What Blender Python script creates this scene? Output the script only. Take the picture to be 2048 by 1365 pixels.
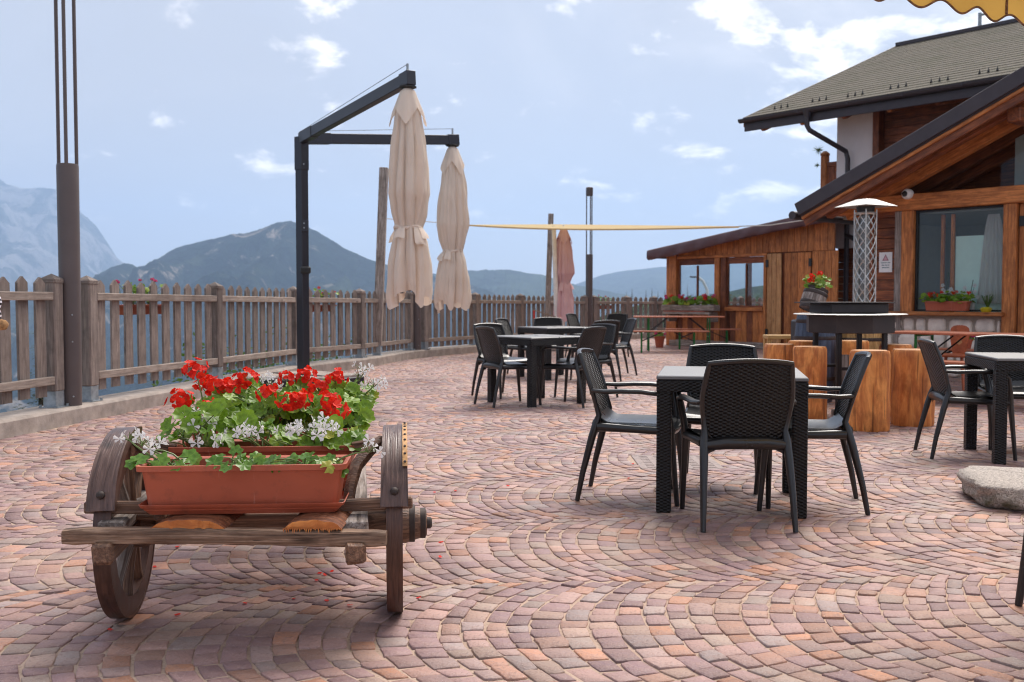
import bpy, math, random
import numpy as np
from mathutils import Matrix, Vector, noise as mnoise
for o in list(bpy.data.objects): bpy.data.objects.remove(o)
R = math.radians
S = bpy.context.scene
C = S.collection
random.seed(7)
rng = np.random.default_rng(11)

# ------------------------------------------------------------------ camera
CAM_H, FPX, PITCH = 1.15, 2000.0, math.atan(84.5 / 2000.0)
cd = bpy.data.cameras.new('camera'); cam = bpy.data.objects.new('camera', cd); C.objects.link(cam)
cam.location = (0, 0, CAM_H); cam.rotation_euler = (R(90) - PITCH, 0, 0)
cd.sensor_fit = 'HORIZONTAL'; cd.sensor_width = 36; cd.lens = FPX / 2048 * 36
cd.clip_start = 0.05; cd.clip_end = 60000
cd.dof.use_dof = True; cd.dof.focus_distance = 4.2; cd.dof.aperture_fstop = 5.0
S.camera = cam
# ------------------------------------------------------------------ view
S.view_settings.view_transform = 'Standard'; S.view_settings.look = 'None'
S.view_settings.gamma = 1.0; S.view_settings.use_curve_mapping = False
S.view_settings.exposure = 1.33
S.render.engine = 'CYCLES'
S.cycles.use_denoising = True; S.cycles.filter_width = 1.05
try: S.cycles.denoiser = 'OPENIMAGEDENOISE'
except Exception: pass
S.cycles.max_bounces = 6; S.cycles.transparent_max_bounces = 16; S.cycles.volume_bounces = 1
S.cycles.caustics_reflective = False; S.cycles.caustics_refractive = False
S.cycles.sample_clamp_indirect = 8
# ------------------------------------------------------------------ sun and sky
SUN_EL, SUN_AZ = R(52), R(28)          # azimuth clockwise from +Y (ahead, a little to the right)
sd = bpy.data.lights.new('sun', 'SUN'); sun = bpy.data.objects.new('sun', sd); C.objects.link(sun)
sd.energy = 2.1; sd.angle = R(38); sd.color = (1.0, 0.93, 0.86)
sv = Vector((math.sin(SUN_AZ) * math.cos(SUN_EL), math.cos(SUN_AZ) * math.cos(SUN_EL), math.sin(SUN_EL)))
sun.rotation_euler = sv.to_track_quat('Z', 'Y').to_euler(); sun.location = (0, 0, 40)
W = bpy.data.worlds.new('World'); S.world = W; W.use_nodes = True
CSC, COFF, COV0, COV1 = 6.4, (6.48, 12.4, 0.17), -0.022, 0.105
def build_world():
    nt = W.node_tree; N = nt.nodes; L = nt.links; N.clear()
    out = N.new('ShaderNodeOutputWorld'); bg = N.new('ShaderNodeBackground'); bg.inputs[1].default_value = 0.098
    sky = N.new('ShaderNodeTexSky'); sky.sky_type = 'NISHITA'; sky.sun_disc = False
    sky.sun_elevation = SUN_EL; sky.sun_rotation = SUN_AZ
    sky.altitude = 1300; sky.air_density = 1.0; sky.dust_density = 1.6; sky.ozone_density = 1.2
    tc = N.new('ShaderNodeTexCoord'); sep = N.new('ShaderNodeSeparateXYZ'); L.new(tc.outputs['Generated'], sep.inputs[0])
    def math_(op, a, b=None, c=None):
        m = N.new('ShaderNodeMath'); m.operation = op
        for i, q in enumerate((a, b, c)):
            if q is None: continue
            if isinstance(q, (int, float)): m.inputs[i].default_value = q
            else: L.new(q, m.inputs[i])
        return m.outputs[0]
    zz = math_('ADD', math_('MAXIMUM', sep.outputs[2], 0.0), 0.34)
    px = math_('DIVIDE', sep.outputs[0], zz); py = math_('DIVIDE', sep.outputs[1], zz)
    cmb = N.new('ShaderNodeCombineXYZ'); L.new(px, cmb.inputs[0]); L.new(py, cmb.inputs[1])
    def noise_(scale, det, rough, dist, off):
        mp = N.new('ShaderNodeMapping'); L.new(cmb.outputs[0], mp.inputs[0]); mp.inputs['Location'].default_value = off
        n = N.new('ShaderNodeTexNoise'); L.new(mp.outputs[0], n.inputs['Vector'])
        n.inputs['Scale'].default_value = scale; n.inputs['Detail'].default_value = det
        n.inputs['Roughness'].default_value = rough; n.inputs['Distortion'].default_value = dist
        return n.outputs['Fac']
    def ramp_(x, a, b):
        m = N.new('ShaderNodeMapRange'); m.interpolation_type = 'SMOOTHSTEP'
        L.new(x, m.inputs[0]); m.inputs[1].default_value = a; m.inputs[2].default_value = b
        return m.outputs[0]
    # thin veil over all of the sky, patchy
    veil = math_('MULTIPLY_ADD', ramp_(noise_(0.8, 4, 0.5, 0.3, (3.1, 1.7, 0)), 0.3, 0.75), 0.10, 0.89)
    # broken cumulus, denser towards the sun's side
    cover = math_('MULTIPLY_ADD', ramp_(sep.outputs[0], 0.02, 0.40), COV1, COV0)
    cn = math_('ADD', noise_(CSC, 9, 0.60, 0.25, COFF), cover)
    cl = math_('MULTIPLY', ramp_(cn, 0.555, 0.75), ramp_(sep.outputs[2], 0.03, 0.12))
    # faint grey bases and wisps inside the cloud field
    wis = math_('MULTIPLY', ramp_(noise_(1.7, 7, 0.62, 0.6, (1.3, 7.7, 2.0)), 0.42, 0.8), 0.55)
    cl = math_('MAXIMUM', cl, math_('MULTIPLY', wis, math_('MULTIPLY_ADD', ramp_(sep.outputs[0], -0.1, 0.42), 0.62, 0.13)))
    mx = N.new('ShaderNodeMix'); mx.data_type = 'RGBA'; L.new(veil, mx.inputs[0]); L.new(sky.outputs[0], mx.inputs[6])
    mx.inputs[7].default_value = (2.68, 2.72, 2.95, 1)
    m2 = N.new('ShaderNodeMix'); m2.data_type = 'RGBA'; L.new(cl, m2.inputs[0]); L.new(mx.outputs[2], m2.inputs[6])
    m2.inputs[7].default_value = (8.2, 7.7, 7.3, 1)
    L.new(m2.outputs[2], bg.inputs[0]); L.new(bg.outputs[0], out.inputs[0])
build_world()

# ------------------------------------------------------------------ survey helpers (pixels of the photograph -> points of the place)
ct, st = math.cos(PITCH), math.sin(PITCH)
def ray(px, py):
    u, v = (px - 1024) / FPX, (682.5 - py) / FPX
    return Vector((u, ct + v * st, -st + v * ct))
def gp(px, py, h=0.0):
    d = ray(px, py); t = (h - CAM_H) / d.z
    return Vector((d.x * t, d.y * t, h))
def pp(px, py, Y):
    d = ray(px, py); t = Y / d.y
    return Vector((d.x * t, Y, CAM_H + d.z * t))

# ------------------------------------------------------------------ mesh helpers
WM = {}
def T(x=0, y=0, z=0): return Matrix.Translation((x, y, z))
def RZ(a): return Matrix.Rotation(a, 4, 'Z')
def RX(a): return Matrix.Rotation(a, 4, 'X')
def RY(a): return Matrix.Rotation(a, 4, 'Y')
def put(o, parent=None, M=None):
    M = M if M is not None else Matrix()
    C.objects.link(o)
    if parent is not None:
        o.parent = parent; o.matrix_parent_inverse = WM[parent.name].inverted()
    o.matrix_basis = M; WM[o.name] = M
    return o
def tag(o, label=None, cat=None, group=None, kind=None):
    if label: o['label'] = label
    if cat: o['category'] = cat
    if group: o['group'] = group
    if kind: o['kind'] = kind
    return o
def thing(name, label, cat, loc=(0, 0, 0), group=None):
    o = bpy.data.objects.new(name, None); o.empty_display_size = 0.1
    put(o, None, T(*loc)); return tag(o, label, cat, group)
def copy_tree(o, parent=None):
    c = o.copy(); C.objects.link(c); c.parent = parent
    WM[c.name] = WM[o.name]
    for ch in [x for x in bpy.data.objects if x.parent == o]:
        copy_tree(ch, c)
    return c
class MB:
    def __init__(s): s.v, s.f = [], []
    def add(s, vs, fs, M=None):
        b = len(s.v)
        if M is not None: vs = [M @ Vector(v) for v in vs]
        s.v += [tuple(v) for v in vs]; s.f += [tuple(i + b for i in f) for f in fs]
        return s
    def box(s, c, d, ch=0.0, M=None):
        hx, hy, hz = d[0] / 2, d[1] / 2, d[2] / 2
        ch = min(ch, hx * .9, hy * .9, hz * .9)
        vs = []
        if ch <= 0:
            for x in (-1, 1):
                for y in (-1, 1):
                    for z in (-1, 1): vs.append((c[0] + x * hx, c[1] + y * hy, c[2] + z * hz))
            fs = [(0, 1, 3, 2), (4, 6, 7, 5), (0, 4, 5, 1), (2, 3, 7, 6), (0, 2, 6, 4), (1, 5, 7, 3)]
            return s.add(vs, fs, M)
        idx = {}
        for x in (-1, 1):
            for y in (-1, 1):
                for z in (-1, 1):
                    for a in range(3):
                        p = [x * hx, y * hy, z * hz]
                        for k in range(3):
                            if k != a: p[k] -= (x, y, z)[k] * ch
                        idx[(x, y, z, a)] = len(vs); vs.append((c[0] + p[0], c[1] + p[1], c[2] + p[2]))
        fs = []
        for a in range(3):
            b, d2 = (a + 1) % 3, (a + 2) % 3
            for sg in (-1, 1):
                q = []
                for (i, j) in ((-1, -1), (1, -1), (1, 1), (-1, 1)):
                    k = [0, 0, 0]; k[a] = sg; k[b] = i; k[d2] = j; q.append(idx[(*k, a)])
                fs.append(tuple(q if sg > 0 else q[::-1]))
            for i in (-1, 1):
                for j in (-1, 1):     # edges parallel to axis a, between faces b and d2
                    k0 = [0, 0, 0]; k1 = [0, 0, 0]; k0[a] = -1; k1[a] = 1
                    k0[b] = k1[b] = i; k0[d2] = k1[d2] = j
                    q = [idx[(*k0, b)], idx[(*k1, b)], idx[(*k1, d2)], idx[(*k0, d2)]]
                    fs.append(tuple(q if i * j > 0 else q[::-1]))
        for x in (-1, 1):
            for y in (-1, 1):
                for z in (-1, 1):
                    q = [idx[(x, y, z, 0)], idx[(x, y, z, 1)], idx[(x, y, z, 2)]]
                    fs.append(tuple(q if x * y * z > 0 else q[::-1]))
        return s.add(vs, fs, M)
    def tube(s, pts, rad, n=8, M=None, flat=1.0, cap=True):
        pts = [Vector(p) for p in pts]; k = len(pts)
        rad = [rad] * k if isinstance(rad, (int, float)) else rad
        vs, fs = [], []; t0 = (pts[1] - pts[0]).normalized()
        nrm = t0.orthogonal().normalized()
        if abs(t0.z) < .9: nrm = (Vector((0, 0, 1)) - t0 * t0.z).normalized()
        for i in range(k):
            t = (pts[min(i + 1, k - 1)] - pts[max(i - 1, 0)]).normalized()
            nrm = (nrm - t * nrm.dot(t)).normalized(); b = t.cross(nrm)
            for j in range(n):
                a = 2 * math.pi * (j + .5) / n
                vs.append(pts[i] + (nrm * math.cos(a) * flat + b * math.sin(a)) * rad[i])
        for i in range(k - 1):
            for j in range(n):
                fs.append((i * n + j, i * n + (j + 1) % n, (i + 1) * n + (j + 1) % n, (i + 1) * n + j))
        if cap: fs += [tuple(range(n))[::-1], tuple((k - 1) * n + j for j in range(n))]
        return s.add(vs, fs, M)
    def lathe(s, prof, n=16, M=None, capb=True, capt=True, wob=None):
        vs, fs = [], []; k = len(prof)
        for i, (r, z) in enumerate(prof):
            for j in range(n):
                a = 2 * math.pi * j / n; rr = r * (wob(a, z) if wob else 1)
                vs.append((rr * math.cos(a), rr * math.sin(a), z))
        for i in range(k - 1):
            for j in range(n):
                fs.append((i * n + j, i * n + (j + 1) % n, (i + 1) * n + (j + 1) % n, (i + 1) * n + j))
        if capb: fs.append(tuple(range(n))[::-1])
        if capt: fs.append(tuple((k - 1) * n + j for j in range(n)))
        return s.add(vs, fs, M)
    def prism(s, poly, y0, y1, M=None):        # polygon (x, z), counter-clockwise seen from -Y, pushed from y0 to y1
        n = len(poly); vs = [(x, y0, z) for x, z in poly] + [(x, y1, z) for x, z in poly]
        fs = [tuple(range(n)), tuple(range(2 * n - 1, n - 1, -1))]
        fs += [(i, i + n, (i + 1) % n + n, (i + 1) % n) for i in range(n)]
        return s.add(vs, fs, M)
    def sheet(s, rows):
        k, n = len(rows), len(rows[0]); b = [p for r in rows for p in r]
        return s.add(b, [(i * n + j, i * n + j + 1, (i + 1) * n + j + 1, (i + 1) * n + j) for i in range(k - 1) for j in range(n - 1)])
    def mesh(s, name, mat, smooth=False):
        me = bpy.data.meshes.new(name); me.from_pydata(s.v, [], s.f)
        if mat: me.materials.append(mat)
        if smooth:
            me.polygons.foreach_set('use_smooth', [True] * len(me.polygons))
            if smooth != 'all': me.set_sharp_from_angle(angle=R(38))
        me.update(); return me
    def build(s, name, mat, parent=None, M=None, smooth=False):
        return put(bpy.data.objects.new(name, s.mesh(name, mat, smooth)), parent, M)
def frame_of(p0, p1, up=(0, 0, 1)):
    p0, p1 = Vector(p0), Vector(p1); x = (p1 - p0); l = x.length; x = x / l
    up = Vector(up)
    if abs(x.dot(up)) > .995: up = Vector((0, 1, 0))
    z = (up - x * up.dot(x)).normalized(); y = z.cross(x)
    M = Matrix((x, y, z)).transposed().to_4x4(); M.translation = p0
    return M, l
def beam(name, p0, p1, w, h, mat, parent=None, ch=0.006, up=(0, 0, 1), jig=0.0):
    """square timber: local X runs along the grain, w across (local Y), h along up"""
    M, l = frame_of(p0, p1, up)
    b = MB().box((l / 2, 0, 0), (l, w, h), ch)
    if jig:
        b.v = [(x, y + random.uniform(-jig, jig), z + random.uniform(-jig, jig)) for x, y, z in b.v]
    return b.build(name, mat, parent, M)
def tubeo(name, pts, rad, mat, parent=None, n=10, flat=1.0):
    return MB().tube(pts, rad, n, flat=flat).build(name, mat, parent, None, True)

# ------------------------------------------------------------------ materials
MATS = {}
class NT:
    def __init__(s, name):
        s.m = bpy.data.materials.new(name); s.m.use_nodes = True; s.t = s.m.node_tree; s.N = s.t.nodes; s.L = s.t.links
        s.bsdf = s.N['Principled BSDF']; s.out = s.N['Material Output']
    def n(s, typ, **kw):
        x = s.N.new(typ)
        for k, v in kw.items():
            if k.startswith('i_'): x.inputs[k[2:].replace('_', ' ')].default_value = v
            else: setattr(x, k, v)
        return x
    def l(s, a, b): s.L.new(a, b)
    def coord(s, scale=(1, 1, 1), rnd=True, kind='Object'):
        tc = s.n('ShaderNodeTexCoord'); mp = s.n('ShaderNodeMapping'); mp.inputs['Scale'].default_value = scale
        v = tc.outputs[kind]
        if rnd:
            oi = s.n('ShaderNodeObjectInfo'); mu = s.n('ShaderNodeVectorMath', operation='SCALE'); mu.inputs[0].default_value = (37, 53, 71)
            s.l(oi.outputs['Random'], mu.inputs['Scale']); ad = s.n('ShaderNodeVectorMath', operation='ADD')
            s.l(v, ad.inputs[0]); s.l(mu.outputs[0], ad.inputs[1]); v = ad.outputs[0]
        s.l(v, mp.inputs[0]); return mp.outputs[0]
    def noise(s, vec, scale, detail=4, rough=.55, dist=0.0):
        x = s.n('ShaderNodeTexNoise'); s.l(vec, x.inputs['Vector'])
        for k, v in (('Scale', scale), ('Detail', detail), ('Roughness', rough), ('Distortion', dist)): x.inputs[k].default_value = v
        return x.outputs['Fac']
    def ramp(s, fac, stops, interp='LINEAR'):
        r = s.n('ShaderNodeValToRGB'); r.color_ramp.interpolation = interp; e = r.color_ramp.elements
        while len(e) < len(stops): e.new(0.5)
        for k, (p, c) in enumerate(stops): e[k].position = p; e[k].color = (*c, 1) if len(c) == 3 else c
        s.l(fac, r.inputs[0]); return r.outputs[0]
    def mix(s, fac, a, b, mode='MIX'):
        m = s.n('ShaderNodeMix', data_type='RGBA', blend_type=mode)
        for i, q in ((0, fac), (6, a), (7, b)):
            if isinstance(q, (int, float)): m.inputs[i].default_value = q
            elif isinstance(q, tuple): m.inputs[i].default_value = (*q, 1)
            else: s.l(q, m.inputs[i])
        return m.outputs[2]
    def maprange(s, x, a, b, c=0.0, d=1.0):
        m = s.n('ShaderNodeMapRange'); s.l(x, m.inputs[0])
        for i, q in ((1, a), (2, b), (3, c), (4, d)): m.inputs[i].default_value = q
        return m.outputs[0]
    def bump(s, hgt, strength=.3, dist=.01, prev=None):
        b = s.n('ShaderNodeBump'); b.inputs['Strength'].default_value = strength; b.inputs['Distance'].default_value = dist
        s.l(hgt, b.inputs['Height'])
        if prev is not None: s.l(prev, b.inputs['Normal'])
        return b.outputs[0]
    def fin(s, col=None, rough=.6, nrm=None, spec=.5, metal=0.0):
        B = s.bsdf
        if isinstance(col, tuple): B.inputs['Base Color'].default_value = (*col, 1)
        elif col is not None: s.l(col, B.inputs['Base Color'])
        if isinstance(rough, (int, float)): B.inputs['Roughness'].default_value = rough
        else: s.l(rough, B.inputs['Roughness'])
        B.inputs['Specular IOR Level'].default_value = spec; B.inputs['Metallic'].default_value = metal
        if nrm is not None: s.l(nrm, B.inputs['Normal'])
        return s.m
def wood(name, dark, light, streak=None, rough=.7, fine=1.0, vary=.25, bstr=.5, spec=.3, axis='x'):
    t = NT(name); gc = (lambda l, c: (l, c, c)) if axis == 'x' else (lambda l, c: (c, l * 2, l * 2)); v = t.coord(gc(1.6, 16 * fine))
    g = t.noise(v, 2.2, 7, .62, .6)
    mid = tuple((a * b) ** .5 for a, b in zip(dark, light)); col = t.ramp(g, [(.34, dark), (.48, mid), (.64, light)])
    v2 = t.coord(gc(2.2, 3.2)); big = t.noise(v2, 1.6, 4, .6)
    st_ = streak or tuple(c * .45 for c in dark)
    col = t.mix(t.maprange(big, .52, .8, 0, .75), col, st_)
    # knots
    vo = t.n('ShaderNodeTexVoronoi'); t.l(t.coord(gc(1.6, 5)), vo.inputs['Vector']); vo.inputs['Scale'].default_value = 1.3
    col = t.mix(t.maprange(vo.outputs['Distance'], .03, .13, .75, 0), col, tuple(c * .35 for c in dark))
    oi = t.n('ShaderNodeObjectInfo'); hv = t.n('ShaderNodeHueSaturation'); t.l(col, hv.inputs['Color'])
    t.l(t.maprange(oi.outputs['Random'], 0, 1, 1 - vary, 1 + vary), hv.inputs['Value'])
    crack = t.noise(t.coord(gc(.9, 42 * fine)), 2.0, 3, .5, .3)
    colf = t.mix(t.maprange(crack, .30, .40, .8 * min(1, bstr), 0), hv.outputs[0], tuple(c * .22 for c in dark))
    dirt = t.noise(t.coord((3, 3, 3)), 2.4, 5, .65); colf = t.mix(t.maprange(dirt, .5, .72, 0, .35), colf, tuple(c * .4 for c in dark))
    nb = t.bump(crack, bstr, .004, t.bump(g, bstr * .6, .004))
    return t.fin(colf, t.maprange(g, .3, .7, max(.2, rough - .12), min(1, rough + .1)), nb, spec)
def plain(name, col, rough=.5, spec=.5, metal=0.0, var=.12, scale=9, bstr=.1, bscale=60):
    t = NT(name); v = t.coord((1, 1, 1)); n = t.noise(v, scale, 5, .6)
    a = tuple(c * (1 - var) for c in col); b = tuple(min(1, c * (1 + var)) for c in col)
    nb = t.bump(t.noise(v, bscale, 3), bstr, .004)
    return t.fin(t.ramp(n, [(.3, a), (.7, b)]), t.maprange(n, .3, .7, rough * .88, min(1, rough * 1.12)), nb, spec, metal)
def glassmat(name, tint=(.9, .95, .95), refl=1.0, haze=0.0):
    t = NT(name); tr = t.n('ShaderNodeBsdfTransparent'); tr.inputs[0].default_value = (*tint, 1)
    gl = t.n('ShaderNodeBsdfGlossy'); gl.inputs['Roughness'].default_value = .02 + haze
    fr = t.n('ShaderNodeFresnel'); fr.inputs[0].default_value = 1.5
    m = t.n('ShaderNodeMath', operation='MULTIPLY'); t.l(fr.outputs[0], m.inputs[0]); m.inputs[1].default_value = refl
    mx = t.n('ShaderNodeMixShader'); t.l(m.outputs[0], mx.inputs[0]); t.l(tr.outputs[0], mx.inputs[1]); t.l(gl.outputs[0], mx.inputs[2])
    t.l(mx.outputs[0], t.out.inputs[0]); return t.m
def cloth(name, col, trans=.25, var=.08, scale=3):
    t = NT(name); v = t.coord((1, 1, 1)); n = t.noise(v, scale, 5, .6)
    c = t.ramp(n, [(.3, tuple(q * (1 - var) for q in col)), (.7, col)])
    wv = t.noise(v, 260, 2); nb = t.bump(t.noise(v, 9, 4), .25, .012, t.bump(wv, .25, .002))
    t.fin(c, .85, nb, .15)
    tl = t.n('ShaderNodeBsdfTranslucent'); t.l(c, tl.inputs[0]); t.l(nb, tl.inputs['Normal'])
    mx = t.n('ShaderNodeMixShader'); mx.inputs[0].default_value = trans
    t.l(t.bsdf.outputs[0], mx.inputs[1]); t.l(tl.outputs[0], mx.inputs[2]); t.l(mx.outputs[0], t.out.inputs[0])
    return t.m

M_fence = wood('fence_wood', (.150, .118, .102), (.29, .235, .205), (.095, .072, .060), .8, 1.5, .20)
M_rail = wood('fence_rail_wood', (.23, .18, .15), (.39, .32, .27), (.15, .112, .09), .8, 1.5, .14)
M_grey = wood('weathered_grey_wood', (.16, .125, .105), (.46, .40, .36), (.06, .045, .035), .8, 1.8, .12, .9)
M_brown = wood('old_brown_wood', (.075, .036, .021), (.27, .150, .092), (.028, .013, .009), .50, 2.3, .15, .7, .4)
M_fender = wood('worn_fender_wood', (.062, .030, .022), (.165, .095, .074), (.026, .014, .011), .36, 2.3, .1, .6, .5, 'yz')
M_cham = wood('chalet_orange_wood', (.31, .098, .027), (.66, .25, .078), (.16, .048, .015), .6, 1, .22, .4, .35)
M_chdark = wood('chalet_dark_wood', (.125, .036, .016), (.33, .108, .042), (.045, .016, .009), .6, 1, .3, .5, .35)
M_chlight = wood('pale_door_wood', (.40, .19, .07), (.60, .33, .15), (.28, .11, .04), .6, 1, .12, .4, .35)
M_log = wood('peeled_log_wood', (.44, .125, .028), (.86, .36, .10), (.17, .042, .012), .6, .5, .14, .9, .35)
M_logtop = wood('sawn_log_end', (.42, .20, .09), (.66, .40, .22), (.25, .1, .04), .8, .3, .1, .4)
M_oak = wood('pale_barrel_oak', (.36, .20, .065), (.62, .40, .17), (.22, .11, .04), .65, 1, .1, .4)
M_bench = wood('orange_bench_wood', (.40, .115, .055), (.60, .21, .11), (.3, .08, .04), .42, 1, .08, .15, .5)
M_steelb = plain('black_steel', (.012, .011, .012), .45, .5, .3)
M_alu = plain('anthracite_aluminium', (.026, .026, .034), .38, .5, .2, .06, 3, .02)
M_bol = plain('bollard_paint', (.105, .082, .078), .48, .4, 0, .08, 5, .05)
M_galv = plain('galvanised_steel', (.30, .335, .36), .5, .5, .45, .3, 14, .1)
def terra_mat():
    t = NT('terracotta_plastic'); v = t.coord((1, 1, 1)); n = t.noise(v, 4, 5, .6)
    col = t.ramp(n, [(.3, (.35, .078, .040)), (.7, (.45, .108, .055))])
    sc = t.noise(t.coord((30, 6, 3)), 2.0, 4, .6, .5); ms = t.noise(v, 5, 3)
    mm = t.n('ShaderNodeMath', operation='MULTIPLY'); t.l(t.maprange(sc, .58, .70, 0, .55), mm.inputs[0]); t.l(t.maprange(ms, .5, .62), mm.inputs[1])
    col = t.mix(mm.outputs[0], col, (.62, .36, .29))
    col = t.mix(t.maprange(t.noise(v, 17, 6, .7), .55, .75, 0, .55), col, (.16, .055, .035))
    return t.fin(col, t.maprange(n, .3, .7, .38, .55), t.bump(t.noise(v, 60, 3), .08, .004), .45)
M_terra = terra_mat()
M_soil = plain('dark_soil', (.035, .022, .015), .95, .1, 0, .4, 40, 1, 90)
M_conc = plain('concrete', (.36, .305, .265), .9, .2, 0, .28, 7, .6, 45)
M_iron = plain('rusty_iron', (.06, .045, .04), .6, .4, .4, .3, 20, .2)
M_brass = plain('worn_brass_strip', (.40, .22, .09), .5, .5, .4, .4, 30, .3)
M_plaster = plain('white_plaster', (.72, .66, .64), .9, .2, 0, .05, 3, .3, 40)
M_roofm = plain('dark_roof_metal', (.055, .045, .05), .5, .4, .2, .15, 6, .1)
M_tarp = plain('brown_tarpaulin', (.105, .052, .055), .45, .4, 0, .15, 4, .5, 6)
M_hood = plain('dull_hood_steel', (.40, .40, .385), .5, .5, .6, .1, 12, .05)
M_inox = plain('brushed_inox', (.55, .55, .53), .36, .5, .9, .05, 20, .05)
M_green = plain('green_bench_steel', (.012, .16, .03), .5, .4, 0, .1)
M_darkst = plain('brown_black_steel', (.045, .035, .033), .5, .4, .2, .25, 8, .1)
M_rope = plain('pale_rope', (.6, .57, .5), .8)
M_red = plain('red_plastic_band', (.6, .03, .02), .5)
M_white = plain('white_paint', (.78, .77, .75), .5)
M_black = plain('black_detail', (.01, .01, .01), .5)
M_glass = glassmat('clear_glass', (.93, .96, .97), .9)
M_winglass = glassmat('large_window_glass', (.95, .97, .96), .55)
# ================================================================== THE SETTING
# ---- line of the parapet and fence (posts), surveyed from post feet
WT = 0.15
POSTS = [gp(108, 815, WT), gp(178, 803, WT), gp(432, 759, WT), gp(588, 731, WT), gp(720, 716, WT), gp(818, 701, WT), gp(848, 699, WT),
         gp(950, 690, WT), gp(1040, 681.5, WT), gp(1110, 676, WT), gp(1169, 672, WT), gp(1187, 671.2, WT), gp(1252, 668, WT), gp(1308, 665.5, WT)]
PRE = [Vector((-5.15, 2.2, WT)), Vector((-4.62, 6.3, WT))]
POSTP = [Vector((6.9, 30.2, WT)), Vector((10.5, 31.5, WT)), Vector((15, 32.5, WT))]
PATH = PRE + POSTS + POSTP
def fence_drop(p): return max(0.0, (p.y - 9) * .0070)
def catmull(P, m=5):
    out = []
    for i in range(len(P) - 1):
        a, b = P[max(i - 1, 0)], P[min(i + 2, len(P) - 1)]
        for k in range(m):
            t = k / m
            out.append(0.5 * ((2 * P[i]) + (P[i + 1] - a) * t + (2 * a - 5 * P[i] + 4 * P[i + 1] - b) * t * t + (-a + 3 * P[i] - 3 * P[i + 1] + b) * t ** 3))
    return out + [P[-1]]
KEY = [PRE[0], PRE[1]] + [POSTS[i] for i in (0, 2, 3, 4, 5, 7, 8, 10, 12, 13)] + POSTP
LINE = catmull(KEY, 6)
def offs(line, d):     # d > 0: towards the patio (right of travel)
    o = []
    for i, p in enumerate(line):
        t = (line[min(i + 1, len(line) - 1)] - line[max(i - 1, 0)]); t.z = 0; t.normalize()
        o.append(Vector((p.x + t.y * d, p.y - t.x * d, p.z)))
    return o
inner = offs(LINE, .15)
# ---- patio bedding sheet
def cobble_mat():
    t = NT('porphyry_cobbles')
    a = t.n('ShaderNodeAttribute', attribute_name='rnd'); b = t.n('ShaderNodeAttribute', attribute_name='rnd2')
    base = t.ramp(a.outputs['Fac'], [(0, (.215, .125, .135)), (.2, (.27, .160, .162)), (.36, (.325, .195, .180)), (.5, (.40, .235, .195)), (.62, (.30, .235, .225)),
                                     (.72, (.36, .265, .21)), (.84, (.40, .225, .165)), (.91, (.45, .20, .115)), (.96, (.47, .215, .115)), (1.0, (.23, .150, .145))], 'LINEAR')
    v = t.coord((1, 1, 1), False)
    n = t.noise(v, 22, 6, .65); col = t.mix(t.maprange(n, .42, .68, 0, .42), base, (.47, .31, .26)); pit = t.noise(v, 75, 4, .7); col = t.mix(t.maprange(pit, .52, .68, 0, .6), col, (.13, .075, .07))
    n3 = t.noise(v, 6, 4, .6); col = t.mix(t.maprange(n3, .5, .8, 0, .4), col, (.17, .10, .095))
    n5 = t.noise(v, .55, 3, .6); col = t.mix(t.maprange(n5, .35, .7, 0.0, .25), col, (.33, .23, .195)); n6 = t.noise(v, 1.6, 5, .65); col = t.mix(t.maprange(n6, .54, .70, 0.0, .5), col, (.17, .10, .09)); n7 = t.noise(v, .9, 6, .7, 1.2); col = t.mix(t.maprange(n7, .60, .68, 0.0, .30), col, (.46, .36, .30))
    hv = t.n('ShaderNodeHueSaturation'); t.l(col, hv.inputs['Color']); t.l(t.maprange(b.outputs['Fac'], 0, 1, .76, 1.22), hv.inputs['Value']); hv.inputs['Saturation'].default_value = 1.0
    vo = t.n('ShaderNodeTexVoronoi'); t.l(v, vo.inputs['Vector']); vo.inputs['Scale'].default_value = 160
    col = t.mix(t.maprange(vo.outputs['Distance'], .10, .22, .75, 0), hv.outputs[0], (.58, .50, .46))
    nb = t.bump(n, .5, .010, t.bump(pit, .6, .005))
    return t.fin(col, t.maprange(n, .3, .7, .5, .72), nb, .4)
def mortar_mat():
    t = NT('sandy_mortar'); v = t.coord((1, 1, 1), False)
    col = t.ramp(t.noise(v, 1.3, 6, .65), [(.3, (.38, .275, .215)), (.55, (.50, .37, .29)), (.75, (.40, .30, .21))])
    col = t.mix(t.maprange(t.noise(v, 90, 3), .55, .7, 0, .6), col, (.18, .13, .10))
    col = t.mix(t.maprange(t.noise(v, 3.1, 4), .60, .72, 0, .5), col, (.16, .16, .07))
    return t.fin(col, .95, t.bump(t.noise(v, 150, 4), .7, .006), .15)
M_cob, M_mort = cobble_mat(), mortar_mat()
pat = MB(); rows = []
right = [Vector((16, p.y + 0.0, 0)) for p in inner]
rows = [[Vector((p.x, p.y, -.0058)), Vector((16, min(p.y, 31.0), -.0058))] for p in inner]
rows = [[Vector((-9, -6, -.0058)), Vector((16, -6, -.0058))], [Vector((-5.3, 2.0, -.0058)), Vector((16, 2.0, -.0058))]] + rows[1:]
pat.sheet([r[::-1] for r in rows])
patio = pat.build('patio', M_mort); tag(patio, 'terrace paved with purple and orange porphyry cobbles in arcs', None, None, 'structure')
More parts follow.
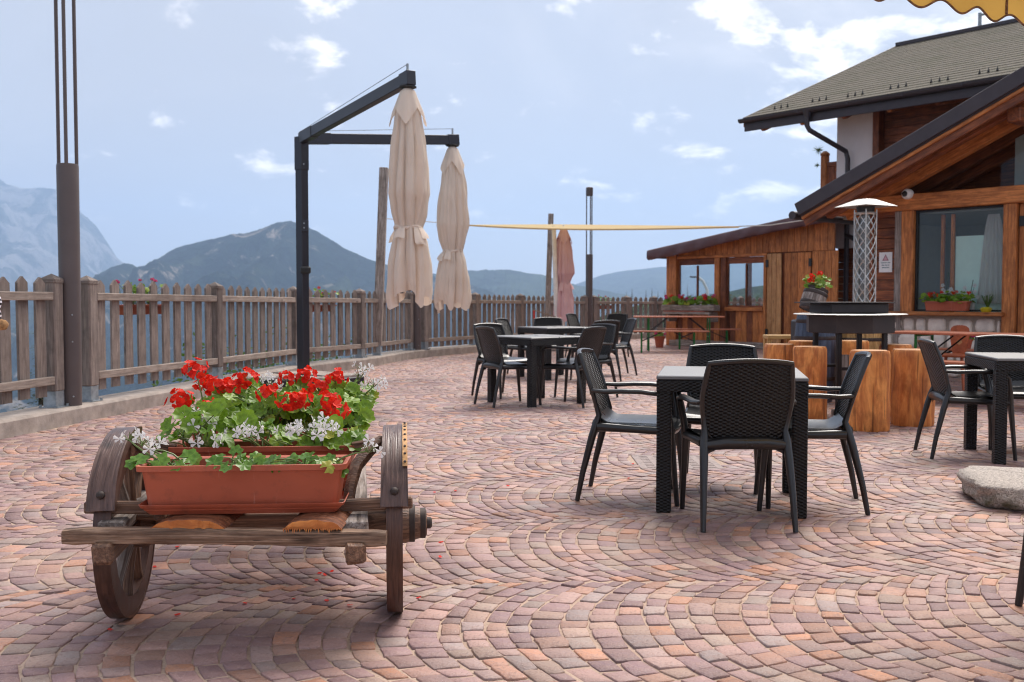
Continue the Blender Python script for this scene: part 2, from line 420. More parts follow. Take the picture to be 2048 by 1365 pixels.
# ---- cobbles: arcs shifted along strips that run across the terrace
def inside(poly, x, y):
    r = np.zeros(len(x), bool); n = len(poly); j = n - 1
    for i in range(n):
        xi, yi, xj, yj = poly[i][0], poly[i][1], poly[j][0], poly[j][1]
        if yi != yj:
            c = ((yi > y) != (yj > y)) & (x < (xj - xi) * (y - yi) / (yj - yi) + xi); r ^= c
        j = i
    return r
def make_cobbles():
    RA, HA, CW, SW = 0.80, R(49), .089, 1.19
    P = []
    rot = R(3.0); cr, sr = math.cos(rot), math.sin(rot)
    for k in range(-2, 28):
        yk = 3.42 + (k - 1) * SW
        wid = .60 * max(yk, 2) + 3.2
        i0, i1 = int((-wid) / CW), int((wid) / CW)
        cw = CW * (1 + rng.uniform(-.13, .13, i1 - i0)); cx = -wid + np.concatenate([[0], np.cumsum(cw)])
        for i in range(i0, i1):
            n = 13 if (i + k) % 3 else 14
            a = np.linspace(-HA, HA, n + 1); a[1:-1] += rng.uniform(-.030, .030, n - 1)
            x0 = cx[i - i0] + RA; cwi = cw[i - i0]
            A, B = a[:-1], a[1:]
            def pt(al, s):
                t = .62
                return (x0 - RA * np.cos(al) + s * cwi * (1 - t + t * np.cos(al) ** 2), yk + RA * np.sin(al) - s * cwi * t * np.cos(al) * np.sin(al))
            q = np.stack([np.stack(pt(A, 0), -1), np.stack(pt(A, 1), -1), np.stack(pt(B, 1), -1), np.stack(pt(B, 0), -1)], 1)
            P.append(q)
    P = np.concatenate(P)
    P = np.stack([P[..., 0] * cr - P[..., 1] * sr, P[..., 0] * sr + P[..., 1] * cr], -1)
    X_, Y_ = P[..., 0].copy(), P[..., 1].copy()
    P[..., 0] += .020 * np.sin(1.9 * Y_ + .8 * X_) + .014 * np.sin(4.3 * Y_ - 2.7 * X_ + 1) + .012 * np.sin(9.1 * X_ + 3 * Y_)
    P[..., 1] += .020 * np.sin(1.6 * X_ + .5 * Y_ + 2) + .014 * np.sin(3.7 * X_ + 3.1 * Y_) + .012 * np.sin(8.3 * Y_ - 5 * X_)
    c = P.mean(1)
    poly = [(p.x, p.y) for p in offs(LINE, .20)] + [(16, 31), (16, -2), (-5, -2)]
    keep = inside(poly, c[:, 0], c[:, 1]) & (c[:, 1] > 1.9) & (c[:, 1] < 30) & (np.abs(c[:, 0]) < .56 * c[:, 1] + 1.3)
    keep &= ~((np.abs(c[:, 0] - DRAIN[0]) < .30) & (np.abs(c[:, 1] - DRAIN[1]) < .30))
    P = P[keep]; c = c[keep]
    return P, c
DRAIN = (1.16, 7.02)
CP, CC = make_cobbles()
def cobble_geo(q, near):
    """q: (n,4,2) outlines -> verts, faces"""
    n = len(q); c = q.mean(1, keepdims=True)
    d = q - c; ln = np.linalg.norm(d, axis=-1, keepdims=True)
    q = c + d * (1 - .0043 / np.maximum(ln, .02)) + rng.normal(0, .0034, q.shape)
    if near:
        mid = (q + np.roll(q, -1, 1)) / 2; mid = c + (mid - c) * (1 + rng.normal(0.0, .055, (n, 4, 1)))
        o = np.empty((n, 8, 2)); qq = c + (q - c) * (.945 + rng.normal(0, .045, (n, 4, 1))); o[:, 0::2] = qq; o[:, 1::2] = mid
        m = 8
    else: o = q; m = 4
    tilt = rng.normal(0, .012 if near else .007, (n, 1, 2)); h0 = rng.normal(0, .0016, (n, 1))
    dd = o - c
    top = c + dd * (1 - .0042 / np.maximum(np.linalg.norm(dd, axis=-1, keepdims=True), .02))
    zt = h0 + (tilt * (top - c)).sum(-1)
    V = [np.concatenate([top, zt[..., None]], -1), np.concatenate([o, (zt - .0024)[..., None]], -1)]
    V.append(np.concatenate([o, np.full((n, m, 1), -.02)], -1))
    V = np.concatenate(V, 1)
    F = [list(range(m))]
    for r in range(2):
        for j in range(m): F.append([r * m + j, (r + 1) * m + j, (r + 1) * m + (j + 1) % m, r * m + (j + 1) % m])
    return V, F, m
def cobble_mesh(name, V, F, m, r1, r2):
    n, k = V.shape[0], V.shape[1]
    me = bpy.data.meshes.new(name)
    me.vertices.add(n * k); me.vertices.foreach_set('co', V.reshape(-1).astype(np.float32))
    base = np.concatenate([np.array(f) for f in F]); sizes = np.array([len(f) for f in F])
    idx = (base[None] + (np.arange(n) * k)[:, None]).reshape(-1)
    me.loops.add(len(idx)); me.loops.foreach_set('vertex_index', idx.astype(np.int32))
    sz = np.tile(sizes, n); st_ = np.concatenate([[0], np.cumsum(sz)[:-1]])
    me.polygons.add(len(sz)); me.polygons.foreach_set('loop_start', st_.astype(np.int32)); me.polygons.foreach_set('loop_total', sz.astype(np.int32))
    for nm, rr in (('rnd', r1), ('rnd2', r2)):
        at = me.attributes.new(nm, 'FLOAT', 'POINT'); at.data.foreach_set('value', np.repeat(rr, k).astype(np.float32))
    me.materials.append(M_cob); me.update(calc_edges=True); return me
dist = CC[:, 1]
vis = (np.abs(CC[:, 0]) < .512 * CC[:, 1] - .03) & (CC[:, 1] > 3.02)
score = np.where(vis, CC[:, 1], 1e9)
order = np.argsort(score); near300 = order[:300]
isn = np.zeros(len(CC), bool); isn[near300] = True
rr1 = rng.random(len(CC)); rr2 = rng.random(len(CC))
V, F, m = cobble_geo(CP[near300], True)
for k, i in enumerate(near300):
    c0 = V[k].mean(0)
    me = cobble_mesh('cobble', (V[k] - np.array([c0[0], c0[1], 0]))[None], F, m, rr1[i:i + 1], rr2[i:i + 1])
    put(bpy.data.objects.new('cobble', me), patio, T(c0[0], c0[1], 0))
for nm, sel, nr in (('cobbles', (~isn) & (dist < 10), True), ('cobbles', (~isn) & (dist >= 10), False)):
    V, F, m = cobble_geo(CP[sel], nr)
    o = put(bpy.data.objects.new('cobbles', cobble_mesh('cobbles', V, F, m, rr1[sel], rr2[sel])), patio); o['kind'] = 'stuff'

# ---- drain grate set in the paving
dr = thing('drain_grate', 'square cast drain grate with slits set flush in the paving under the near table', 'drain', (DRAIN[0], DRAIN[1], 0))
MB().box((DRAIN[0], DRAIN[1], -.012), (.58, .58, .008)).build('pit', M_black, dr)  # black sheet gives the slits the darkness of a shaded hollow
M_drain = plain('worn_drain_iron', (.30, .235, .215), .7, .3, 0, .3, 30, .4)
for k in range(9):
    beam('bar', (DRAIN[0] - .28, DRAIN[1] - .27 + k * .0675, -.006), (DRAIN[0] + .28, DRAIN[1] - .27 + k * .0675, -.006), .050, .012, M_drain, dr, .003)
for k in range(6):
    beam('cross_bar', (DRAIN[0] - .26 + k * .104, DRAIN[1] - .28, -.0045), (DRAIN[0] - .26 + k * .104, DRAIN[1] + .28, -.0045), .05, .012, M_drain, dr, .003)

# ---- kerb wall
kw = MB(); prof = [(.19, -.05), (.185, .128), (.165, WT), (-.17, WT + .004), (-.19, .13), (-.19, -.6)]
lines = [offs(LINE, d) for d, z in prof]
kw.sheet([[Vector((lines[i][j].x, lines[i][j].y, prof[i][1])) for j in range(len(LINE))] for i in range(len(prof))])
tag(kw.build('kerb_wall', M_conc), 'low concrete kerb wall curving along the terrace edge under the fence', 'wall')

# ---- fence
fence = thing('picket_fence', 'weathered brown picket fence with square posts curving along the terrace edge', 'fence', tuple(POSTS[0]))
def post_at(p, ang):
    dz = fence_drop(p); b = Vector((p.x, p.y, WT)); M = T(p.x, p.y, 0) @ RZ(ang)
    s = .142; top = 1.335 - dz
    po = beam('post', (p.x, p.y, .30), (p.x, p.y, top), s, s, M_fence, fence, .012, (math.cos(ang), math.sin(ang), 0))
    cap = MB(); h = s / 2 + .006
    cap.box((0, 0, top - .02), (2 * h, 2 * h, .05), .01, M)
    cap.add([(-h + .008, -h + .008, top + .003), (h - .008, -h + .008, top + .003), (h - .008, h - .008, top + .003), (-h + .008, h - .008, top + .003), (0, 0, top + .047)], [(0, 1, 4), (1, 2, 4), (2, 3, 4), (3, 0, 4)], M)
    cap.build('post_cap', M_fence, po)
    sh = MB(); sh.box((0, 0, .225), (s - .012, s - .012, .155), .004, M).box((0, 0, WT + .006), (.19, .19, .006), 0, M)
    for x in (-1, 1):
        for y in (-1, 1): sh.lathe([(.012, 0), (.012, .02)], 6, M @ T(x * .082, y * .082, WT + .008))
    sh.build('post_shoe', M_galv, po)
pk = MB(); pw = .058
pk.add([], [])
def picket_mesh(w, h, t=.024):
    b = MB(); b.prism([(0, -w), (h - .055, -w), (h, 0), (h - .055, w), (0, w)][::-1], -t / 2, t / 2); return b
PK = [picket_mesh(.071 + random.uniform(-.004, .003), 1.085 + random.uniform(-.006, .006)).mesh('picket', M_fence) for _ in range(6)]
def section(a, b, gap=.075):
    d = (b - a); d.z = 0; L_ = d.length; d.normalize(); nrm = Vector((d.y, -d.x, 0))   # towards patio
    for zr in (.405, 1.175):
        p0 = a + d * gap; p1 = b - d * gap
        p0 = Vector((p0.x, p0.y, zr - fence_drop(a))) + nrm * .045; p1 = Vector((p1.x, p1.y, zr - fence_drop(b))) + nrm * .045
        beam('rail', p0, p1, .042, .076, M_rail, fence, .006)
    n = max(1, int((L_ - 2 * gap) / .236)); st_ = (L_ - 2 * gap) / n
    for k in range(n):
        f = (gap + st_ * (k + .5)) / L_; p = a.lerp(b, f); z0 = .262 - fence_drop(p) + random.uniform(-.008, .008)
        o = bpy.data.objects.new('picket', random.choice(PK))
        X = Vector((random.uniform(-.008, .008) * d.x, random.uniform(-.008, .008) * d.y, 1)).normalized()
        Y = -nrm; Y = (Y - X * Y.dot(X)).normalized(); Z = X.cross(Y)
        M = Matrix((X, Y, Z)).transposed().to_4x4(); M.translation = Vector((p.x, p.y, z0)) + nrm * .008
        put(o, fence, M)
allp = [PRE[0], PRE[1]] + POSTS + POSTP
for i, p in enumerate(allp):
    t = (allp[min(i + 1, len(allp) - 1)] - allp[max(i - 1, 0)]); ang = math.atan2(t.y, t.x)
    if i > 0: post_at(p, ang)
for i in range(len(allp) - 1):
    if i in (2, 7, 12): continue            # a lamp column stands between these two posts
    section(allp[i].copy(), allp[i + 1].copy())

# ---- column lamps
def lamp(p, label, dz=0.0):
    t = thing('column_lamp', label, 'lamp', (p.x, p.y, WT), 'column lamps standing in the fence line')
    M = T(p.x, p.y, 0)
    b = MB(); b.lathe([(.088, WT), (.0915, .4), (.098, 2.38 - dz), (.094, 2.40 - dz), (.07, 2.405 - dz)], 28, M); col = b.build('column', M_bol, t, None, True)
    sc = MB()
    for z in (.24, .75, 1.0): sc.lathe([(.008, 0), (.006, .004)], 8, T(p.x, p.y, z) @ RZ(-1.0) @ T(.0955, 0, 0) @ RY(R(90)))
    sc.build('screws', M_galv, col)
    for a in (R(186), R(286), R(24)):
        MB().tube([(p.x + .078 * math.cos(a), p.y + .078 * math.sin(a), 2.39 - dz), (p.x + .078 * math.cos(a), p.y + .078 * math.sin(a), 4.0 - dz)], .0165, 8).build('rod', M_bol, t, None, True)
    MB().lathe([(.092, 3.98 - dz), (.096, 4.0 - dz), (.096, 4.2 - dz), (.06, 4.215 - dz)], 24, M).build('lamp_head', M_bol, t, None, True)
lamp(gp(144, 811, WT), 'thick grey column lamp between two fence posts at the left edge of the photo')
lamp((POSTS[5] + POSTS[6]) / 2, 'grey column lamp in the fence hidden behind the larger folded parasol')
lamp((POSTS[10] + POSTS[11]) / 2, 'slim far column lamp with a square head, rising right of the pink parasol', .05)

# ---- terrain below the terrace
def terr_mat():
    t = NT('valley_ground'); v = t.coord((1, 1, 1), False, 'Object')
    n = t.noise(v, .02, 8, .65); col = t.ramp(n, [(.35, (.022, .038, .016)), (.5, (.05, .075, .025)), (.58, (.11, .13, .045)), (.7, (.16, .15, .08))])
    n2 = t.noise(v, .35, 6, .7); col = t.mix(t.maprange(n2, .4, .7, 0, .5), col, (.03, .05, .015))
    return t.fin(col, .95, t.bump(n2, .8, 1.0), .1)
M_terr = terr_mat()
def terrain():
    b = MB(); na = 120; rad = [0, 4, 8, 12] + [14 * 1.13 ** k for k in range(52)] + [8500, 11500]
    rows = []
    for r in rad:
        row = []
        for i in range(na + 1):
            az = R(-100 + 200 * i / na)
            x, y = r * math.sin(az), r * math.cos(az)
            right_ = min(1, max(0, (math.degrees(az) - 0) / 14))
            d = max(0, r - 24)
            steep = -1.6 - .42 * d - .15 * min(d, 4)
            gentle = -1.3 - .052 * d
            h = steep * (1 - right_) + gentle * right_
            fl = -430 * (1 - .55 * right_)
            h = max(h, fl) if h < 0 else h
            h = h if r > 16 else -1.2
            h += mnoise.fractal(Vector((x * .01, y * .01, 2.0)), 1.0, 2.0, 4) * min(18, .02 * d)
            row.append((x, y, h))
        rows.append(row)
    b.sheet(rows); return b
tag(terrain().build('terrain', M_terr, None, None, 'all'), 'green hillside dropping from the terrace into the valley', None, None, 'structure')

# ---- mountains
def hill_mat(name, c_wood, c_open, c_rock, sc, rockbias=.6):
    t = NT(name); v = t.coord((1, 1, 1), False)
    n = t.noise(v, sc * 9, 8, .7); big = t.noise(v, sc, 6, .6, .4)
    col = t.ramp(n, [(.35, tuple(c * .25 for c in c_wood)), (.65, tuple(c * 1.9 for c in c_wood))])
    col = t.mix(t.maprange(big, .52, .62, 0, .8), col, c_open)
    v2 = t.coord((1, 1, .35), False); rk = t.noise(v2, sc * 2.3, 7, .65, .8)
    g = t.n('ShaderNodeNewGeometry'); sp = t.n('ShaderNodeSeparateXYZ'); t.l(g.outputs['Normal'], sp.inputs[0])
    col = t.mix(t.maprange(rk, rockbias, rockbias + .1, 0, .9), col, c_rock)
    return t.fin(col, .95, t.bump(n, 1, 30, t.bump(rk, 1, 40)), .05)
M_hA = hill_mat('far_rock_mountain_ground', (.045, .055, .05), (.14, .14, .135), (.27, .26, .255), .0016, .46)
M_hB = hill_mat('wooded_hill_ground', (.009, .020, .015), (.050, .070, .035), (.42, .35, .29), .0030, .575)
M_hC = hill_mat('blue_hill_ground', (.022, .036, .020), (.05, .07, .03), (.16, .15, .10), .0016, .72)
def mountain(name, label, pts, Yr, Yf, zb, mat, amp, seed, nx=420, ny=64, fs=.0018):
    xs = [p[0] for p in pts]; ys = [p[1] for p in pts]
    b = MB(); rows = []
    for j in range(ny + 12):
        t = j / ny; row = []
        for i in range(nx + 1):
            pxx = xs[0] + (xs[-1] - xs[0]) * i / nx
            y = float(np.interp(pxx, xs, ys)) + 1.6 * mnoise.fractal(Vector((pxx * .05, seed, 0)), .7, 2, 6) - 1.6 * abs(mnoise.noise(Vector((pxx * .9, seed, 4))))
            y = y + 0.0
            hr = CAM_H + (598 - y) / FPX * Yr
            Y = Yf + (Yr - Yf) * t
            X = (pxx - 1024) / FPX * (Yr * .55 + .45 * Y)
            if t <= 1:
                z = zb + (hr - zb) * (t ** .85)
                ed = min(1, (1 - t) * 6)
                rdg = abs(mnoise.fractal(Vector((X * fs, Y * fs * .6, seed)), .9, 2.1, 6))
                z -= amp * ed * (.9 - 1.6 * rdg) * min(1, t * 3) * .6
            else: z = hr - (t - 1) * (hr - zb) * 2.2
            row.append((X, Y, z))
        rows.append(row)
    b.sheet(rows); return tag(b.build(name, mat, None, None, 'all'), label, None, None, 'structure')
mountain('mountain', 'pale grey rocky mountain fading into haze at far left', [(-900, 460), (-500, 400), (-250, 372), (-80, 362), (0, 357), (20, 371), (48, 379), (88, 377), (118, 381), (150, 410), (172, 432), (195, 452), (214, 482), (236, 516), (256, 530), (285, 548), (330, 575), (420, 620)],
         9200, 5200, -430, M_hA, 420, 3.3, 420, 80, .0011)
mountain('hill', 'dark wooded blue green hill with a rounded peak behind the fence', [(-1400, 640), (-300, 630), (60, 600), (150, 575), (195, 552), (222, 536), (250, 528), (268, 530), (284, 540), (305, 527), (352, 497), (400, 485), (460, 471), (508, 465), (535, 454), (560, 446), (580, 443), (603, 449), (645, 469), (690, 498), (740, 520), (790, 535), (850, 548), (940, 570), (1060, 610)],
         3900, 1700, -430, M_hB, 190, 7.1, 620, 80, .0026)
mountain('hill', 'long low blue hill between the folded parasols and the far lamp', [(560, 640), (640, 590), (700, 565), (800, 553), (900, 546), (935, 543), (985, 541), (1022, 541), (1052, 546), (1082, 550), (1110, 558), (1152, 571), (1205, 581), (1262, 592), (1330, 612)],
         5200, 2600, -430, M_hC, 120, 1.7, 420, 50, .0022)
mountain('hill', 'palest rounded hill at the far right behind the wooden annex', [(1050, 620), (1120, 585), (1160, 566), (1190, 556), (1222, 546), (1262, 540), (1300, 537), (1345, 534), (1420, 529), (1540, 522), (1750, 512), (2100, 500), (2600, 510), (3600, 560)],
         8200, 4200, -430, M_hC, 160, 5.5, 150, 46, .0014)
M_mead = hill_mat('meadow_ground', (.045, .075, .02), (.12, .155, .04), (.20, .19, .07), .012, .62)
mountain('meadow', 'sunlit meadow slope seen through the annex windows', [(1180, 640), (1300, 604), (1380, 596), (1450, 585), (1530, 570), (1650, 552), (1900, 520), (2400, 500), (3600, 560)],
         620, 200, -30, M_mead, 8, 9.5, 70, 30, .012)

# ---- trees and shrubs beyond the fence
def leafmat(name, a, b, trans=.3, rough=.5, veins=False):
    t = NT(name); oi = t.n('ShaderNodeObjectInfo'); g = t.n('ShaderNodeNewGeometry')
    v = t.coord((1, 1, 1), True); n = t.noise(v, 14, 3)
    col = t.mix(g.outputs['Random Per Island'] if not veins else oi.outputs['Random'], a, b); col = t.mix(t.maprange(n, .3, .7, 0, .4), col, tuple(c * .55 for c in a))
    if veins:        # zonal leaf: darker ring, pale veins from the stalk, a few yellowing leaves
        tc = t.n('ShaderNodeTexCoord'); sp = t.n('ShaderNodeSeparateXYZ'); t.l(tc.outputs['Object'], sp.inputs[0])
        ln = t.n('ShaderNodeVectorMath', operation='LENGTH'); t.l(tc.outputs['Object'], ln.inputs[0])
        at = t.n('ShaderNodeMath', operation='ARCTAN2'); t.l(sp.outputs[1], at.inputs[0]); t.l(sp.outputs[0], at.inputs[1])
        m = t.n('ShaderNodeMath', operation='MULTIPLY'); t.l(at.outputs[0], m.inputs[0]); m.inputs[1].default_value = 7.0
        cs = t.n('ShaderNodeMath', operation='COSINE'); t.l(m.outputs[0], cs.inputs[0])
        ring = t.ramp(ln.outputs['Value'], [(.35, (0, 0, 0)), (.58, (1, 1, 1)), (.78, (0, 0, 0))])
        rg = t.n('ShaderNodeMath', operation='MULTIPLY'); t.l(ring, rg.inputs[0]); rg.inputs[1].default_value = .45
        col = t.mix(rg.outputs[0], col, tuple(c * .45 for c in a))
        col = t.mix(t.maprange(cs.outputs[0], .90, 1.0, 0, .28), col, (.34, .46, .08))
        col = t.mix(t.maprange(oi.outputs['Random'], .93, .97, 0, .6), col, (.50, .42, .06))
    t.fin(col, rough, None, .4)
    tl = t.n('ShaderNodeBsdfTranslucent'); t.l(t.mix(.5, col, (.16, .30, .03)), tl.inputs[0]); mx = t.n('ShaderNodeMixShader'); mx.inputs[0].default_value = trans
    t.l(t.bsdf.outputs[0], mx.inputs[1]); t.l(tl.outputs[0], mx.inputs[2]); t.l(mx.outputs[0], t.out.inputs[0]); return t.m
M_spr = leafmat('spruce_needles', (.015, .03, .012), (.045, .07, .025), .1)
M_shr = leafmat('shrub_leaves', (.05, .10, .02), (.12, .20, .04), .3)
M_bark = wood('bark', (.05, .035, .025), (.13, .09, .065))
def spruce(p, h, label, seed, group='spruces beyond the fence', dens=1.0):
    rs = random.Random(seed); t = thing('spruce_tree', label, 'tree', tuple(p), group)
    MB().lathe([(h * .022, 0), (h * .012, h * .6), (.01, h * .98)], 8, T(*p)).build('trunk', M_bark, t, None, True)
    b = MB(); z = h * .06
    while z < h * .985:
        f = 1 - z / h; L_ = h * .20 * (f ** .8) + .05; nb = int((7 + 6 * f) * dens)
        for k in range(nb):
            a = rs.uniform(0, 6.283); l = L_ * rs.uniform(.65, 1.1); droop = rs.uniform(.15, .45)
            d = Vector((math.cos(a), math.sin(a), 0)); s_ = Vector((-d.y, d.x, 0))
            segs = 5
            for q in range(segs):
                f0 = (q + .3) / segs; c = Vector(p) + Vector((0, 0, z + rs.uniform(-.02, .02) * h)) + d * l * f0 + Vector((0, 0, -droop * l * f0 + .25 * l * f0 * f0))
                w = l * .26 * (1.1 - f0) + .02; ln = l * .24
                for sg in (-1, 1):
                    tip = c + d * ln * .8 + s_ * sg * w + Vector((0, 0, -.15 * ln - rs.uniform(0, .2) * w))
                    b.add([c - d * ln * .25, c + d * ln * .4, tip], [(0, 1, 2)])
        z += h * .03 * rs.uniform(.8, 1.2)
    b.build('crown', M_spr, t)
spruce((-8.6, 18.2, -7.0), 7.75, 'dark spruce seen in the gaps of the fence left of the near lamp', 3)
spruce((-7.9, 22.0, -8.0), 7.9, 'spruce top showing low between pickets just right of the near lamp', 9)
for k, (px, yt, Y, hh) in enumerate([(1253, 580, 170, 13), (1264, 574, 175, 15), (1292, 577, 160, 13), (1304, 572, 165, 15), (1316, 579, 172, 14), (1330, 574, 168, 16), (1375, 566, 190, 17), (1395, 558, 200, 18), (1412, 562, 195, 17), (1505, 570, 230, 14)]):
    tp = pp(px, yt, Y)
    spruce((tp.x, Y, tp.z - hh), hh, ['small blue spruce top above the far fence, leftmost of the group', 'taller spruce top next to the leftmost one above the far fence', 'spruce top above the far fence, first left of the annex clump', 'pointed spruce top in the clump left of the annex', 'low spruce top in the middle of the clump left of the annex', 'spruce top touching the left corner post of the annex',
           'spruce seen through the left annex window, left of its glazing bar', 'tallest spruce seen through the left annex window', 'spruce seen through the left annex window beside the street lamp', 'spruce on the meadow seen through the right annex window'][k], 20 + k, 'far spruces on the slope', .8)
def shrub(p, rx, rz, label, seed):
    rs = random.Random(seed); t = thing('shrub', label, 'shrub', tuple(p), 'shrubs growing below the kerb wall')
    b = MB()
    for k in range(7): b.tube([p, Vector(p) + Vector((rs.uniform(-.5, .5) * rx, rs.uniform(-.5, .5) * rx, rz * .8))], [.012, .004], 5)
    b.build('stems', M_bark, t)
    b = MB()
    for k in range(int(900 * rx)):
        v = Vector((rs.gauss(0, .42) * rx, rs.gauss(0, .30) * rx, abs(rs.gauss(.5, .3)) * rz)); c = Vector(p) + v
        d = Vector((rs.uniform(-1, 1), rs.uniform(-1, 1), rs.uniform(-.4, .8))).normalized(); s_ = d.orthogonal().normalized(); l = rs.uniform(.05, .10)
        b.add([c, c + d * l * .5 + s_ * l * .28, c + d * l, c + d * l * .5 - s_ * l * .28], [(0, 1, 2, 3)])
    b.build('leaves', M_shr, t)
for k, (px, Y, rx, rz, lb) in enumerate([(455, 14.2, .7, .75, 'light green shrub under the fence left of the parasol post'), (540, 15.6, .9, .85, 'wide green shrub showing under the pickets just left of the parasol post'), (655, 17.2, .9, .62, 'green shrub under the fence right of the parasol post'), (700, 18.2, .6, .55, 'small shrub under the fence before the leaning pole')]):
    g = pp(px, 700, Y); shrub((g.x - .35, Y + .25, -.75), rx, rz + .35, lb, 60 + k)
# ================================================================== FURNITURE
def rattan(name, col, scale=38, strength=.9, rough=.42, axes='xz'):
    """moulded rattan: basket weave relief on dark plastic"""
    t = NT(name); tc = t.n('ShaderNodeTexCoord'); sp = t.n('ShaderNodeSeparateXYZ'); t.l(tc.outputs['Object'], sp.inputs[0])
    def wv(o, sc, ph=0.0):
        m = t.n('ShaderNodeMath', operation='MULTIPLY_ADD'); t.l(o, m.inputs[0]); m.inputs[1].default_value = sc; m.inputs[2].default_value = ph
        s_ = t.n('ShaderNodeMath', operation='SINE'); t.l(m.outputs[0], s_.inputs[0]); return s_.outputs[0]
    ax = {'x': 0, 'y': 1, 'z': 2}
    if axes[0] == 's':
        su = t.n('ShaderNodeMath', operation='ADD'); t.l(sp.outputs[0], su.inputs[0]); t.l(sp.outputs[1], su.inputs[1]); so = su.outputs[0]
    else: so = sp.outputs[ax[axes[0]]]
    a = wv(so, scale * math.pi); b = wv(sp.outputs[ax[axes[1]]], scale * 2.2 * math.pi)
    pr = t.n('ShaderNodeMath', operation='MULTIPLY'); t.l(a, pr.inputs[0]); t.l(b, pr.inputs[1])
    nb = t.bump(pr.outputs[0], strength, .004)
    colr = t.ramp(t.maprange(pr.outputs[0], -1, 1), [(.1, tuple(c * .45 for c in col)), (.6, col)])
    return t.fin(colr, rough, nb, .35)
PL = (.0105, .0095, .0098)
M_pl = plain('anthracite_plastic', PL, .30, .6, 0, .12, 5, .02, 140)
M_weave = rattan('rattan_back', (.0125, .0112, .0112), 50, 1.0, .42)
M_wleg = rattan('rattan_leg', (.0145, .013, .0135), 52, 1.0, .45, 'sz')
def top_mat():
    t = NT('rattan_tabletop'); v = t.coord((1, 1, 1), False)
    br = t.n('ShaderNodeTexBrick'); t.l(v, br.inputs['Vector']); br.inputs['Scale'].default_value = 22
    br.inputs['Color1'].default_value = (1, 1, 1, 1); br.inputs['Color2'].default_value = (.8, .8, .8, 1); br.inputs['Mortar'].default_value = (0, 0, 0, 1); br.inputs['Mortar Size'].default_value = .03
    return t.fin((.030, .029, .031), .46, t.bump(br.outputs['Color'], .30, .003, t.bump(t.noise(v, 60, 3), .06, .002)), .8)
M_top = top_mat(); M_top.node_tree.nodes['Principled BSDF'].inputs['IOR'].default_value = 1.9
